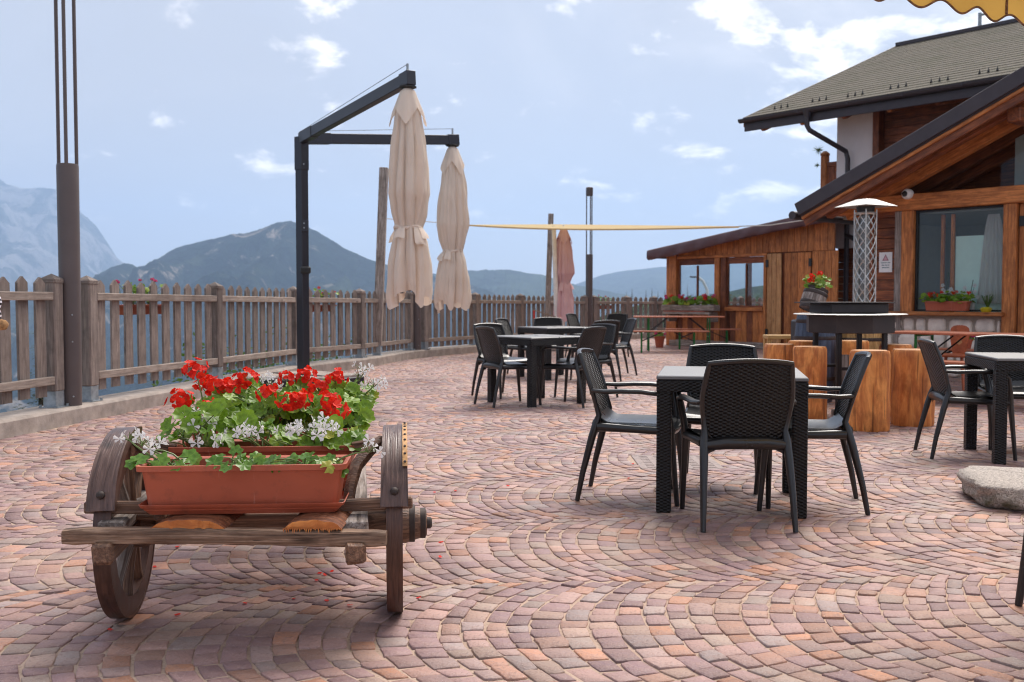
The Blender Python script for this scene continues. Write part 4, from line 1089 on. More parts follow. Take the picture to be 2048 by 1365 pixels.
# arched fenders over the wheels
def fender(M, outer, strip):
    b = MB(); n = 26; a0, a1 = R(22), R(102); w = .047
    def P(a, r, x): return (x, -r * math.cos(a), r * math.sin(a))
    rows = []
    for x, dr in ((-w, 0.0), (-w, .030), (w, .034), (w, 0.0), (-w, 0.0)):
        rows.append([P(a0 + (a1 - a0) * k / n, WR + .012 + dr * np.interp(k, [0, 4, n], [.55, 1, 1.1]), x * np.interp(k, [0, 6, n], [1.0, .97, .86])) for k in range(n + 1)])
    b.sheet(rows)
    for k in (0, n): b.add([r[k] for r in rows[:4]], [(0, 1, 2, 3)] if k else [(3, 2, 1, 0)])
    f = b.build('fender', M_fender, cart, M, True)
    bb = MB(); a = R(30); p = Vector(P(a, WR + .046, 0)); d = Vector((0, -math.cos(a), math.sin(a))); q = d.to_track_quat('Z', 'Y').to_matrix().to_4x4(); q.translation = p
    bb.lathe([(.014, -.006), (.014, .002), (.009, .008), (.002, .010)], 12, q); bb.build('bolt_head', M_iron, f, M, True)
    if strip:
        bb = MB(); rows = []
        for x, dr in ((w * .60, .036), (w * .60, .040), (w * .97, .040), (w * .97, .036)):
            rows.append([P(R(44) + R(52) * k / 16, WR + .0135 + dr, x) for k in range(17)])
        bb.sheet(rows); bb.build('brass_strip', M_brass, f, M)
        bb = MB()
        for k in range(9):
            a = R(47) + R(46) * k / 8; p = Vector(P(a, WR + .053, w * .78)); d = Vector((0, -math.cos(a), math.sin(a))); q = d.to_track_quat('Z', 'Y').to_matrix().to_4x4(); q.translation = p
            bb.lathe([(.0055, 0), (.003, .004)], 8, q)
        bb.build('rivets', M_iron, f, M, True)
fender(ML, -1, False); fender(MR, 1, True)
# bars that carry the fenders
for M, s_, p0 in ((ML, 1, railL0), (MR, -1, railR0)):
    a = M @ Vector((-s_ * .062, -.275, .135)); inn = M @ Vector((s_ * .21, -.265, .125))
    beam('fender_bar', a, inn, .034, .040, M_brown, cart, .005)
    a2 = M @ Vector((-s_ * .02, .06, .305)); i2 = M @ Vector((s_ * .16, .08, .275)); beam('fender_bar', a2, i2, .040, .040, M_brown, cart, .006)
    pts = [M @ Vector((s_ * .045, -.02, .315)), M @ Vector((s_ * .09, -.06, .285)), M @ Vector((s_ * .135, -.11, .235)), M @ Vector((s_ * .155, -.16, .165)), M @ Vector((s_ * .165, -.20, .07))]
    tubeo('curved_brace', pts, [.020, .024, .024, .022, .020], M_brown, cart, 8)
    tubeo('axle_block', [M @ Vector((s_ * .17, -.05, .03)), M @ Vector((s_ * .12, -.05, .03))], .035, M_brown, cart, 6)

# ---- terracotta flower boxes
def planter(x, y, w, label, deg=0, z=.4385, dep=.20, hgt=.163, saucer=True, group='terracotta plastic flower boxes in a row on the cart', M0=None):
    M = M0 if M0 is not None else T(x, y, z) @ RZ(R(deg))
    t = thing('flower_box', label, 'planter', (x, y, z), group); t.matrix_basis = M; WM[t.name] = M
    def rect(w_, d_, zz, c=.02, inset=0):
        a, b = w_ / 2, d_ / 2; k = []
        for sx, sy in ((-1, -1), (1, -1), (1, 1), (-1, 1)):
            seq = [(sx * a, sy * (b - c)), (sx * (a - .3 * c), sy * (b - .3 * c)), (sx * (a - c), sy * b)]
            k += seq if sx * sy > 0 else seq[::-1]
        k.append(k[0]); return [(p[0], p[1], zz) for p in k]
    s_ = .012
    b = MB()
    rows = [rect(w * .905, dep * .78, s_), rect(w * .955, dep * .93, hgt - .022), rect(w * .958, dep * .94, hgt - .020), rect(w, dep * 1.04, hgt - .018), rect(w * 1.004, dep * 1.05, hgt), rect(w * .988, dep * 1.0, hgt + .001), rect(w * .955, dep * .90, hgt - .006), rect(w * .93, dep * .84, hgt - .05)]
    b.sheet(rows); b.build('box', M_terra, t, M, True)
    b = MB(); b.add(rect(w * .94, dep * .86, hgt - .045)[:-1], [tuple(range(12))]); b.build('soil', M_soil, t, M)
    if saucer:
        b = MB(); b.sheet([rect(w * .90, dep * .86, 0), rect(w * .955, dep * 1.0, .022), rect(w * .972, dep * 1.02, .024), rect(w * .985, dep * 1.05, .034), rect(w * .975, dep * 1.03, .035), rect(w * .94, dep * .97, .015)]); b.add(rect(w * .90, dep * .86, 0)[:-1], [tuple(range(11, -1, -1))])
        b.build('saucer', M_terra, t, M, True)
    return t, M
FB = []
for (x, y, w, lb) in ((-.900, 3.375, .685, 'nearest terracotta flower box on the cart, its long side facing us'), (-.935, 3.79, .69, 'second terracotta flower box on the cart, behind the nearest one'),
                      (-1.02, 4.29, .70, 'third terracotta flower box on the cart, mostly hidden by leaves'), (-1.10, 4.83, .70, 'rearmost terracotta flower box on the cart')):
    FB.append(planter(x, y, w, lb, 4))

# ---- geraniums
M_leaf = leafmat('geranium_leaf', (.12, .25, .012), (.32, .49, .030), .36, .38, True)
M_leafd = leafmat('ivy_geranium_leaf', (.09, .22, .024), (.19, .36, .045), .30, .30, True)
M_stem = plain('green_stem', (.12, .17, .04), .6)
def petal_mat(name, a, b, tr=.35):
    t = NT(name); g = t.n('ShaderNodeNewGeometry'); col = t.mix(g.outputs['Random Per Island'], a, b); t.fin(col, .55, None, .25)
    tl = t.n('ShaderNodeBsdfTranslucent'); t.l(col, tl.inputs[0]); mx = t.n('ShaderNodeMixShader'); mx.inputs[0].default_value = tr
    t.l(t.bsdf.outputs[0], mx.inputs[1]); t.l(tl.outputs[0], mx.inputs[2]); t.l(mx.outputs[0], t.out.inputs[0]); return t.m
M_pred = petal_mat('red_petal', (.62, .012, .006), (.90, .045, .018))
M_pwh = petal_mat('white_petal', (.78, .75, .73), (.90, .87, .85))
M_ppk = petal_mat('pink_petal', (.60, .03, .16), (.80, .12, .28))
M_pyl = petal_mat('yellow_petal', (.75, .45, .02), (.8, .6, .05))
def leaf_mesh(seed, rad, mat, lob=7, depth=.13, cup=.25):
    rs = random.Random(seed); n = lob * 4; vs = [(0, 0, 0)]; fs = []
    ph = rs.uniform(0, 1)
    for ring, f in ((1, .5), (2, 1.0)):
        for k in range(n):
            a = R(25) + R(310) * k / (n - 1) + R(90 - 25 - 155 + 0)
            rr = rad * f * (1 - (depth if ring == 2 else depth * .25) * (0.5 - .5 * math.cos(2 * math.pi * lob * k / (n - 1))) ) * rs.uniform(.96, 1.04)
            z = cup * rad * f * f + .06 * rad * math.sin(lob * 2 * math.pi * k / (n - 1)) * f
            vs.append((rr * math.cos(a), rr * math.sin(a) + .15 * rad, z))
    for k in range(n - 1):
        fs.append((0, 1 + k, 2 + k)); fs.append((1 + k, 1 + n + k, 2 + n + k, 2 + k))
    b = MB(); b.add(vs, fs); return b.mesh('leaf', mat, 'all')
LEAF = [leaf_mesh(k, 1.0, M_leaf, 7 if k % 2 else 6, .12 + .03 * (k % 3), (.05, .25, .4, -.15, .15, .3)[k]) for k in range(6)]
IVY = [leaf_mesh(20 + k, 1.0, M_leafd, 5, .26, (.0, .2, -.15, .1)[k]) for k in range(4)]
def red_head(seed, mat=None, nflo=17, R0=.040, name='flower_head', pr=.0215):
    rs = random.Random(seed); b = MB()
    for k in range(nflo):
        th = math.acos(1 - 1.35 * (k + .5) / nflo); ph = k * 2.39996 + rs.uniform(-.3, .3)
        d = Vector((math.sin(th) * math.cos(ph), math.sin(th) * math.sin(ph), math.cos(th))); c = d * R0 * rs.uniform(.75, 1.4); c.z *= .72
        q = d.to_track_quat('Z', 'Y').to_matrix().to_4x4(); q = T(*c) @ q @ RZ(rs.uniform(0, 6.28)) @ RX(rs.uniform(-.5, .5))
        for p in range(5):
            l = pr * rs.uniform(.8, 1.25); w = l * .56; up = rs.uniform(.05, .55)
            Mq = q @ RZ(2 * math.pi * p / 5 + rs.uniform(-.2, .2)) @ RY(-up)
            b.add([(0, 0, 0), (l * .6, -w, 0), (l * .95, -w * .7, .001), (l * 1.05, 0, -.0015), (l * .95, w * .7, .001), (l * .6, w, 0)], [(0, 1, 2, 3), (0, 3, 4, 5)], Mq)
    return b.mesh(name, mat or M_pred, False)
def white_head(seed, nflo=6, sp_=.045, mat=None):
    rs = random.Random(seed); b = MB(); st = MB()
    for k in range(nflo):
        ph = k * 2.4 + rs.uniform(-.4, .4); d = Vector((math.cos(ph) * rs.uniform(.4, 1), math.sin(ph) * rs.uniform(.4, 1), rs.uniform(-.35, .6)))
        c = d * sp_; q = Vector((d.x, d.y - .6, d.z * .5 + .25)).normalized().to_track_quat('Z', 'Y').to_matrix().to_4x4(); q = T(*c) @ q @ RZ(rs.uniform(0, 6.28))
        st.tube([(0, 0, -.018), c * .5 + Vector((0, 0, -.004)), c], .0014, 4)
        for p in range(5):
            l = rs.uniform(.018, .028); w = l * .24; an = (R(-25), R(25), R(125), R(180), R(235))[p] + rs.uniform(-.12, .12)
            Mq = q @ RZ(an) @ RY(-rs.uniform(.0, .5))
            b.add([(-.001, 0, 0), (l * .45, -w * .55, 0), (l * .85, -w * 1.15, 0), (l, 0, -.003), (l * .85, w * 1.15, 0), (l * .45, w * .55, 0)], [(0, 1, 2, 3), (0, 3, 4, 5)], Mq)
    n0 = len(b.f); b.add(st.v, st.f); me = b.mesh('flower_head', mat or M_pwh, False); me.materials.append(M_stem)
    for i in range(n0, len(me.polygons)): me.polygons[i].material_index = 1
    return me
RH = [red_head(k, None, 10 + 2 * (k % 3), .040 + .005 * (k % 3)) for k in range(6)]
WH = [white_head(k, 4 + k % 2, .05) for k in range(5)]
PH = [red_head(30 + k, M_ppk, 12, .035) for k in range(3)]
def stem_path(a, b, bow):
    a, b = Vector(a), Vector(b); m = a.lerp(b, .5) + bow; return [a, a.lerp(m, .5) + bow * .25, m, m.lerp(b, .5) + bow * .2, b]
def geranium(root, label, nleaf, spread, hz, heads, seed, leafs=None, lsz=(.027, .044), group='geraniums growing in the flower boxes on the cart', headset=None, hscale=1.0, front=.0):
    """root: point on the soil; heads: list of (point, kind)"""
    rs = random.Random(seed); root = Vector(root); t = thing('geranium_plant', label, 'plant', tuple(root), group)
    leafs = leafs or LEAF; st_ = MB()
    for k in range(nleaf):
        az = rs.uniform(0, 6.283); rr = math.sqrt(rs.random())
        tip = root + Vector((math.cos(az) * rr * spread[0], math.sin(az) * rr * spread[1] - front * rr, hz[0] + (hz[1] - hz[0]) * rs.random() ** .9 * (1.1 - .45 * rr)))
        st_.tube(stem_path(root + Vector((rs.uniform(-.3, .3) * spread[0], rs.uniform(-.03, .03), 0)), tip, Vector((rs.uniform(-.02, .02), rs.uniform(-.02, .02), .02))), [.0035, .003, .0025, .002, .0018], 4, cap=False)
        d = (tip - root - Vector((0, 0, .02))); nrm = Vector((d.x * 3.2 + rs.uniform(-.35, .35), d.y * 2.5 - .55 + rs.uniform(-.35, .35), .75 + rs.uniform(-.3, .3))).normalized()
        q = nrm.to_track_quat('Z', 'Y').to_matrix().to_4x4() @ RZ(rs.uniform(0, 6.28)); s_ = rs.uniform(*lsz)
        put(bpy.data.objects.new('leaf', rs.choice(leafs)), t, T(*tip) @ q @ Matrix.Diagonal((s_, s_, s_, 1)))
    for hp, kind in heads:
        hp = Vector(hp); b0 = root + Vector((rs.uniform(-.5, .5) * spread[0], rs.uniform(-.04, .04), .01))
        st_.tube(stem_path(b0, hp - Vector((0, 0, .012)), Vector((rs.uniform(-.03, .03), rs.uniform(-.03, .03), .02))), [.0042, .0038, .0034, .003, .0028], 5, cap=False)
        src = {'r': RH, 'w': WH, 'p': PH}[kind]
        s_ = rs.uniform(.68, .90) * hscale * (1.3 if kind == 'w' else 1)
        put(bpy.data.objects.new('flower_head', rs.choice(src)), t, T(*hp) @ RX(rs.uniform(.1, .55)) @ RZ(rs.uniform(0, 6.28)) @ Matrix.Diagonal((s_, s_, s_, 1)) if kind != 'w' else T(*hp) @ RZ(rs.uniform(-.6, .6)) @ Matrix.Diagonal((s_, s_, s_, 1)))
        for j in range(7):
            d = Vector((rs.gauss(0, 1), rs.gauss(0, 1), rs.uniform(0, 1.2))).normalized()
            st_.tube([hp - Vector((0, 0, .015)), hp + d * .028], .0012, 3, cap=False)
    st_.build('stems', M_stem, t, None, True)
    return t
SZ = .4385 + .12
def rootat(i, f): 
    t, M = FB[i]; return M @ Vector((f, 0, .112))
# first box: trailing white ivy geraniums
Y1 = 3.36
geranium(rootat(0, -.25), 'trailing ivy geranium with white flowers spilling over the left end of the nearest box', 16, (.11, .09), (.02, .085), [(pp(258, 873, 3.42), 'w'), (pp(282, 884, 3.40), 'w'), (pp(303, 893, 3.38), 'w')], 1, IVY, (.022, .036), front=.05)
geranium(rootat(0, -.02), 'sparse ivy geranium in the middle of the nearest box with shiny leaves', 17, (.11, .09), (.02, .08), [], 2, IVY, (.020, .034), front=.04)
geranium(rootat(0, .21), 'ivy geranium at the right end of the nearest box trailing a white flower outwards', 19, (.13, .09), (.02, .075), [(pp(735, 896, 3.42), 'w')], 3, IVY, (.020, .034), front=.04)
# second box: white flowered
Y2 = 3.72
geranium(rootat(1, -.22), 'leafy geranium with a white flower head at the left of the second box', 40, (.17, .12), (.05, .19), [(pp(388, 834, 3.78), 'w'), (pp(396, 846, 3.74), 'w'), (pp(412, 880, 3.66), 'w')], 4)
geranium(rootat(1, .0), 'geranium with white flowers in the middle of the second box', 16, (.14, .10), (.05, .13), [(pp(472, 862, 3.62), 'w'), (pp(504, 860, 3.66), 'w')], 5)
geranium(rootat(1, .23), 'geranium with a broad band of white flowers at the right of the second box', 30, (.16, .11), (.03, .12), [(pp(575, 858, 3.62), 'w'), (pp(612, 855, 3.63), 'w'), (pp(628, 866, 3.60), 'w'), (pp(650, 852, 3.66), 'w')], 6)
# third box: red
geranium(rootat(2, -.22), 'red geranium at the left of the third box with one head standing tall', 80, (.17, .15), (.05, .205), [(pp(392, 742, 4.28), 'r'), (pp(362, 803, 4.14), 'r'), (pp(405, 770, 4.36), 'r'), (pp(416, 820, 4.06), 'r')], 7)
geranium(rootat(2, .02), 'red geranium in the middle of the third box with broad pale leaves', 88, (.17, .15), (.05, .205), [(pp(432, 772, 4.30), 'r'), (pp(459, 776, 4.34), 'r'), (pp(494, 759, 4.40), 'r'), (pp(535, 788, 4.18), 'r'), (pp(578, 806, 4.08), 'r')], 8)
geranium(rootat(2, .24), 'red geranium at the right of the third box above the bare plank', 76, (.16, .15), (.05, .19), [(pp(600, 803, 4.10), 'r'), (pp(660, 803, 4.12), 'r'), (pp(672, 822, 4.06), 'r')], 9)
# rear box
geranium(rootat(3, -.2), 'red geranium at the left of the rearmost box', 60, (.17, .16), (.05, .20), [(pp(480, 770, 4.8), 'r'), (pp(415, 765, 4.84), 'r')], 10)
geranium(rootat(3, .04), 'geranium with red and white heads in the middle of the rearmost box', 62, (.17, .16), (.05, .20), [(pp(575, 758, 4.78), 'r'), (pp(610, 754, 4.8), 'r'), (pp(523, 756, 4.86), 'w'), (pp(543, 768, 4.82), 'w')], 11)
geranium(rootat(3, .26), 'geranium at the right of the rearmost box with a red head and tall white sprays', 70, (.18, .16), (.05, .22), [(pp(670, 758, 4.72), 'r'), (pp(637, 777, 4.7), 'r'), (pp(728, 741, 4.8), 'w'), (pp(748, 767, 4.74), 'w'), (pp(716, 748, 4.84), 'w')], 12)
# ---- fallen petals
pb = MB(); pb.add([(-.011, -.006, .002), (.0, -.009, .001), (.012, -.003, .003), (.010, .006, .001), (-.002, .009, .004), (-.012, .004, .001)], [(0, 1, 2, 3, 4, 5)]); PM = pb.mesh('fallen_petal', M_pred)
for (px, py, lb) in [(355, 1094, 'red petal lying under the cross pole between the cart wheels'), (309, 1134, 'red petal beside the left cart wheel, behind its spokes'), (355, 1230, 'red petal on the paving right of the left wheel foot'), (220, 1260, 'red petal just in front of the left cart wheel'), (490, 1207, 'single red petal below the middle of the cart'),
    (640, 1147, 'upper left petal of the little cluster below the right rail end'), (649, 1150, 'middle petal of the little cluster below the right rail end'), (664, 1143, 'rightmost petal of the little cluster below the right rail end'), (633, 1161, 'lowest petal of the little cluster below the right rail end'), (588, 1198, 'larger red petal left of the cluster, nearer the camera'),
    (653, 1202, 'red petal straight below the petal cluster'), (700, 1211, 'thin red petal left of the right wheel foot'), (838, 1196, 'red petal right of the right wheel foot'), (882, 1085, 'small red petal far right of the wheel hub, upper of two'), (880, 1114, 'red petal far right of the wheel hub, lower of two'),
    (869, 985, 'red petal behind the right wheel, left of a pair'), (911, 982, 'red petal behind the right wheel, right of a pair'), (1016, 972, 'lone red petal halfway between cart and nearest table'), (1257, 957, 'red petal under the left armchair of the nearest table'), (1266, 928, 'red petal at the left end of the drain grate')]:
    g = gp(px, py, .003); tag(put(bpy.data.objects.new('fallen_petal', PM), None, T(*g) @ RZ(random.uniform(0, 6)) @ RX(random.uniform(-.2, .2)) @ RY(random.uniform(-.2, .2))), lb, 'petal', 'fallen red petals')
# ================================================================== BUILDINGS (own frame: s along the front, y into the house, h up)
BQ = Vector((6.04, 15.0, 0)); BA = math.atan2(-.757, .653)
BM = T(*BQ) @ RZ(BA)
def B(s, y, h): return BM @ Vector((s, y, h))
def bs(px, y=0.0):
    r = (px - 1024) / 2000; return (r * (15 + .653 * y) - 6.04 - .757 * y) / (.653 + .757 * r)
def bh(px, py, y=0.0):
    s = bs(px, y); return pp(px, py, 15 - .757 * s + .653 * y).z
BN = BM.to_3x3() @ Vector((0, 1, 0)); BU = BM.to_3x3() @ Vector((1, 0, 0))
def bbox(name, s0, s1, y0, y1, h0, h1, mat, parent, ch=.006):
    """timber or panel in the house frame with the grain along its longest side"""
    d = (s1 - s0, y1 - y0, h1 - h0); c = ((s0 + s1) / 2, (y0 + y1) / 2, (h0 + h1) / 2); k = max(range(3), key=lambda i: d[i])
    if k == 0: p0, p1, w, h, up = B(s0, c[1], c[2]), B(s1, c[1], c[2]), d[1], d[2], (0, 0, 1)
    elif k == 1: p0, p1, w, h, up = B(c[0], y0, c[2]), B(c[0], y1, c[2]), d[0], d[2], (0, 0, 1)
    else: p0, p1, w, h, up = B(c[0], c[1], h0), B(c[0], c[1], h1), d[0], d[1], BN
    return beam(name, p0, p1, w, h, mat, parent, ch, up)
# ---------------------------------------------------------------- chalet
cha = thing('chalet', 'brown and white alpine chalet with shingled roof and a low wooden front wing', 'building', tuple(B(0, 6, 0)))
def house_frame(name, mat=None):
    e = bpy.data.objects.new(name, None); e.empty_display_size = .1; put(e, cha, BM.copy()); return e
main = MB(); sL = bs(1675, 6)
main.box(((sL + 9) / 2, 11, 2.6), (9 - sL, 9.6, 5.2), 0); main.build('main_wall', M_plaster, cha, BM)
bbox('corner_pier', sL - .02, bs(1745, 6), 5.9, 6.16, 2.28, 5.58, M_plaster, cha, .01)
up_ = house_frame('upper_plank_wall')
for k in range(13): bbox('plank', bs(1747, 6), 8.8, 6.02, 6.17, 3.35 + k * .165, 3.35 + k * .165 + .159, M_chdark, up_, .008)
bbox('corner_brace', bs(1747, 6) + .05, bs(1747, 6) + .2, 5.75, 5.98, 3.2, 5.48, M_chdark, cha)
lo_ = house_frame('lower_plank_wall')
for k in range(14): bbox('plank', sL - .03, -1.2, 6.02, 6.16, .02 + k * .163, .02 + k * .163 + .157, M_chdark, lo_, .008)
bbox('string_course', sL - .05, -1.2, 5.93, 6.17, 2.29, 2.42, M_chdark, cha)
# roof
def shingle_mat():
    t = NT('grey_green_shingles'); v = t.coord((1, 1, 1), False)
    br = t.n('ShaderNodeTexBrick'); t.l(v, br.inputs['Vector']); br.inputs['Scale'].default_value = 5.5; br.inputs['Mortar Size'].default_value = .025
    br.inputs['Color1'].default_value = (.185, .165, .13, 1); br.inputs['Color2'].default_value = (.12, .118, .092, 1); br.inputs['Mortar'].default_value = (.04, .035, .03, 1)
    col = t.mix(t.maprange(t.noise(v, 26, 5, .7), .35, .7, 0, .75), br.outputs['Color'], (.24, .205, .165))
    col = t.mix(t.maprange(t.noise(v, 1.2, 5), .5, .75, 0, .5), col, (.09, .10, .06))
    return t.fin(col, .95, t.bump(br.outputs['Fac'], -.6, .02, t.bump(t.noise(v, 40, 4), .8, .01)), .1)
M_shin = shingle_mat()
EY, EH, RY_, RH_ = 4.83, 5.30, 11.67, 8.05; S0, S1 = -6.66, 9.5
sl_m = (RH_ - EH) / (RY_ - EY); slen = math.hypot(RY_ - EY, RH_ - EH); sang = math.atan(sl_m)
roof = bpy.data.objects.new('main_roof', None); put(roof, cha, BM.copy())
for nm, y0, h0, ang in (('roof_slope', EY, EH, sang),):
    Mr = BM @ T(S0, y0, h0) @ RX(ang); NR = 34
    for k in range(1):
        b = MB(); b.box(((S1 - S0) / 2, slen / 2, -.06), (S1 - S0, slen, .12), .004); b.build('roof_slope', M_shin, roof, Mr)
    # shingle courses: every course a thin step
    for k in range(26):
        b = MB(); c = slen / 26; b.add([(0, k * c, .014), (S1 - S0, k * c, .014), (S1 - S0, (k + 1) * c + .02, .002), (0, (k + 1) * c + .02, .002), (0, k * c, .001), (S1 - S0, k * c, .001)], [(0, 1, 2, 3), (4, 5, 1, 0)]); b.build('shingle_course', M_shin, roof, Mr)
Mr2 = BM @ T(S0, RY_, RH_) @ RX(-sang); b = MB(); b.box(((S1 - S0) / 2, slen / 2, -.06), (S1 - S0, slen, .12), .004); b.build('roof_slope', M_shin, roof, Mr2)
bbox('ridge_cap', S0 + .02, S1, RY_ - .13, RY_ + .13, RH_ - .03, RH_ + .07, M_roofm, roof)
b = MB(); sp = bs(1948, RY_); b.tube([B(sp, RY_, RH_), B(sp, RY_, RH_ + .42)], .045, 8); b.tube([B(sp, RY_, RH_ + .36), B(sp + 1.1, RY_, RH_ + .42)], .03, 6); b.build('roof_rail', M_galv, roof, None, True)
bbox('verge_board', S0 - .03, S0 - .002, EY, EY + .05, EH - .2, EH - .1, M_chdark, roof)
Mr = BM @ T(S0 - .018, EY - .02, EH) @ RX(sang); b = MB(); b.box((0, slen / 2, -.09), (.034, slen, .20), .004); b.build('verge_board', M_roofm, roof, Mr)
b = MB(); b.box(((S1 - S0) / 2, slen / 2, -.135), (S1 - S0 - .1, slen - .1, .025), 0); b.build('soffit', M_chdark, roof, Mr @ T(.1, .05, 0))
# gutter, fascia, downpipe
b = MB(); rows = []
for k in range(9):
    a = R(180 + 180 * k / 8); rows.append([(s_, EY - .09 + .085 * math.cos(a), EH - .045 + .085 * math.sin(a)) for s_ in np.linspace(S0 - .06, S1, 24)])
b.sheet(rows); b.sheet([[(x, y + (.006 if k < 8 else 0), z + .006) for x, y, z in r] for k, r in enumerate(rows)][::-1])
b.build('gutter', M_roofm, roof, BM, True)
for k in range(12): bbox('gutter_strap', S0 + .3 + k * 1.2, S0 + .325 + k * 1.2, EY - .183, EY - .177, EH - .11, EH - .03, M_roofm, roof, 0)
bbox('fascia', S0, S1, EY - .005, EY + .03, EH - .31, EH - .12, M_roofm, roof)
gs = bs(1614, EY)
pts = [B(gs, EY - .09, EH - .10), B(gs, EY - .09, EH - .40), B(gs + .04, EY - .06, EH - .50), B(bs(1688, 5.72), 5.70, bh(1688, 303, 5.7)), B(bs(1691, 5.74), 5.74, bh(1691, 318, 5.74)), B(bs(1691, 5.74), 5.74, 2.2), B(bs(1691, 5.74), 5.74, .1)]
tubeo('downpipe', pts, .055, M_roofm, roof, 10)
tubeo('downpipe_branch', [B(bs(1691, 5.74), 5.74, 2.55), B(bs(1691, 5.74) + .18, 5.6, 2.50), B(bs(1691, 5.74) + .75, 5.3, 2.25)], .05, M_roofm, roof, 10)
tubeo('downpipe_hopper', [B(gs, EY - .09, EH - .06), B(gs, EY - .09, EH - .22)], [.11, .06], M_roofm, roof, 10)
# rafters with carved tails
for k in range(14):
    s_ = S0 + .45 + k * 1.02; a = B(s_, EY + .06, EH - .27); c = B(s_, EY + 1.6, EH - .27 + 1.54 * sl_m)
    r_ = beam('rafter', a, c, .14, .17, M_cham if k % 2 else M_chdark, roof, .03)
# snow guards in threes
gm = MB()
for j in range(3): gm.add([(j * .17 - .03, 0, 0), (j * .17 + .03, 0, 0), (j * .17, .05, .10), (j * .17, -.02, .04)], [(0, 1, 2), (0, 3, 2), (1, 2, 3), (0, 1, 3)])
GM = gm.mesh('snow_guard', M_black)
for k in range(14):
    o = bpy.data.objects.new('snow_guard', GM); put(o, roof, BM @ T(S0 + .55 + k * .92, EY, EH) @ RX(sang) @ T(0, .42 + .1 * (k % 2), .012))
# balcony at the gable end
bal = bpy.data.objects.new('balcony', None); put(bal, cha, BM.copy())
by = 7.2; b0, b1 = bs(1646, by), bs(1684, by)
ph = bh(1646, 312, by)
beam('baluster_post', B(b0, by, ph - 1.6), B(b0, by, ph), .16, .16, M_cham, bal, .02, BN)
MB().lathe([(.11, 0), (.11, .05), (.04, .11)], 10, BM @ T(b0, by, ph)).build('post_cap', M_cham, bal)
bbox('hand_rail', b0 + .08, b1 + .3, by - .05, by + .05, ph - .28, ph - .17, M_chdark, bal)
for k in range(4):
    s_ = b0 + .11 + k * .17
    if k == 1:
        pl_ = MB(); w = .16; hx = .08; z0, z1 = ph - 1.5, ph - .28; hz = ph - .5
        # board with a heart opening: built of strips round the opening
        for (x0, x1, a, c) in ((0, w, z0, hz - .09), (0, .022, hz - .09, hz + .09), (w - .022, w, hz - .09, hz + .09), (0, w, hz + .09, z1), (.072, .088, hz + .01, hz + .09)):
            pl_.box(((x0 + x1) / 2, 0, (a + c) / 2), (x1 - x0, .03, c - a))
        pl_.add([(.022, -.015, hz - .09), (.08, -.015, hz - .09), (.022, -.015, hz - .01)], [(0, 1, 2)]); pl_.add([(w - .022, -.015, hz - .09), (w - .022, -.015, hz - .01), (.08, -.015, hz - .09)], [(0, 1, 2)])
        pl_.build('heart_board', M_chdark, bal, BM @ T(s_, by, 0))
    else: bbox('board', s_, s_ + .16, by - .015, by + .015, ph - 1.5, ph - .28, M_chdark, bal)
bbox('balcony_floor', b0 - .1, sL + .05, by - .2, by + 3.5, ph - 1.72, ph - 1.6, M_chdark, bal)
for q, (px, py, sz) in enumerate(((1633, 300, .16), (1630, 331, .08))):
    c = B(bs(px, by), by, bh(px, py, by)); b = MB(); rs = random.Random(q)
    for k in range(26):
        d = Vector((rs.gauss(0, 1), rs.gauss(0, 1), rs.gauss(0, 1))).normalized(); s2 = d.orthogonal().normalized() * .02; b.add([c - s2, c + s2, c + d * sz], [(0, 1, 2)])
    b.tube([c, c.lerp(B(b0, by, ph - .25), .96)], .006, 4); b.build('hanging_plant', M_shr, bal)

# ---------------------------------------------------------------- front wing of the chalet
wing = bpy.data.objects.new('front_wing', None); put(wing, cha, BM.copy())
wl0 = bs(1746); W0, W1 = 0.0, 1.29
def wbox(name, *a, **k): return bbox(name, *a[:6], a[6], wing, **k)
for k in range(16):
    h0 = .02 + k * .158
    wbox('wall_plank', wl0, -.32, .0, .09, h0, h0 + .152, M_chdark, ch=.008)
wbox('wall_back', wl0 + .02, 4, .10, .12, 0, 2.5, M_chdark) if False else None
wbox('corner_post', wl0 - .075, wl0 - .005, -.03, .13, 0, 2.5, M_chdark)
wbox('grey_post', -.315, -.205, -.05, .10, 0, 2.468, M_grey)
wbox('window_post', -.20, -.012, -.075, .11, .90, 2.467, M_cham, ch=.01)
wbox('window_post', W1 + .005, W1 + .185, -.075, .11, 0, 2.467, M_cham, ch=.01)
tb = wbox('tie_beam', -1.45, 4.6, -.10, .13, 2.47, 2.71, M_cham, ch=.012)
for k in range(10):
    s_ = W1 + .20 + k * .15; wbox('door_plank', s_, s_ + .145, -.01, .05, .02, 2.465, M_chdark if k else M_cham, ch=.008)
# hinges on the door
for h in (.45, 2.15): wbox('door_hinge', W1 + .205, W1 + .30, -.03, -.012, h, h + .14, M_black, ch=.003)
# window
win = bpy.data.objects.new('large_window', None); put(win, cha, BM.copy())
for a in ((W0 - .01, W0 + .022, .965, 2.465), (W1 - .022, W1 + .003, .965, 2.465)): bbox('window_frame', a[0], a[1], .0, .06, a[2], a[3], M_black, win, .004)
for a in ((.967, .992), (2.435, 2.464)): bbox('window_frame', W0 + .023, W1 - .023, .001, .059, a[0], a[1], M_black, win, .004)
b = MB(); b.box(((W0 + W1) / 2, .035, 1.715), (W1 - W0 - .05, .006, 1.44)); b.build('pane', M_winglass, win, BM)
bbox('window_sill', -.62, W1 + .06, -.19, .0, .905, .962, M_cham, win, .01)
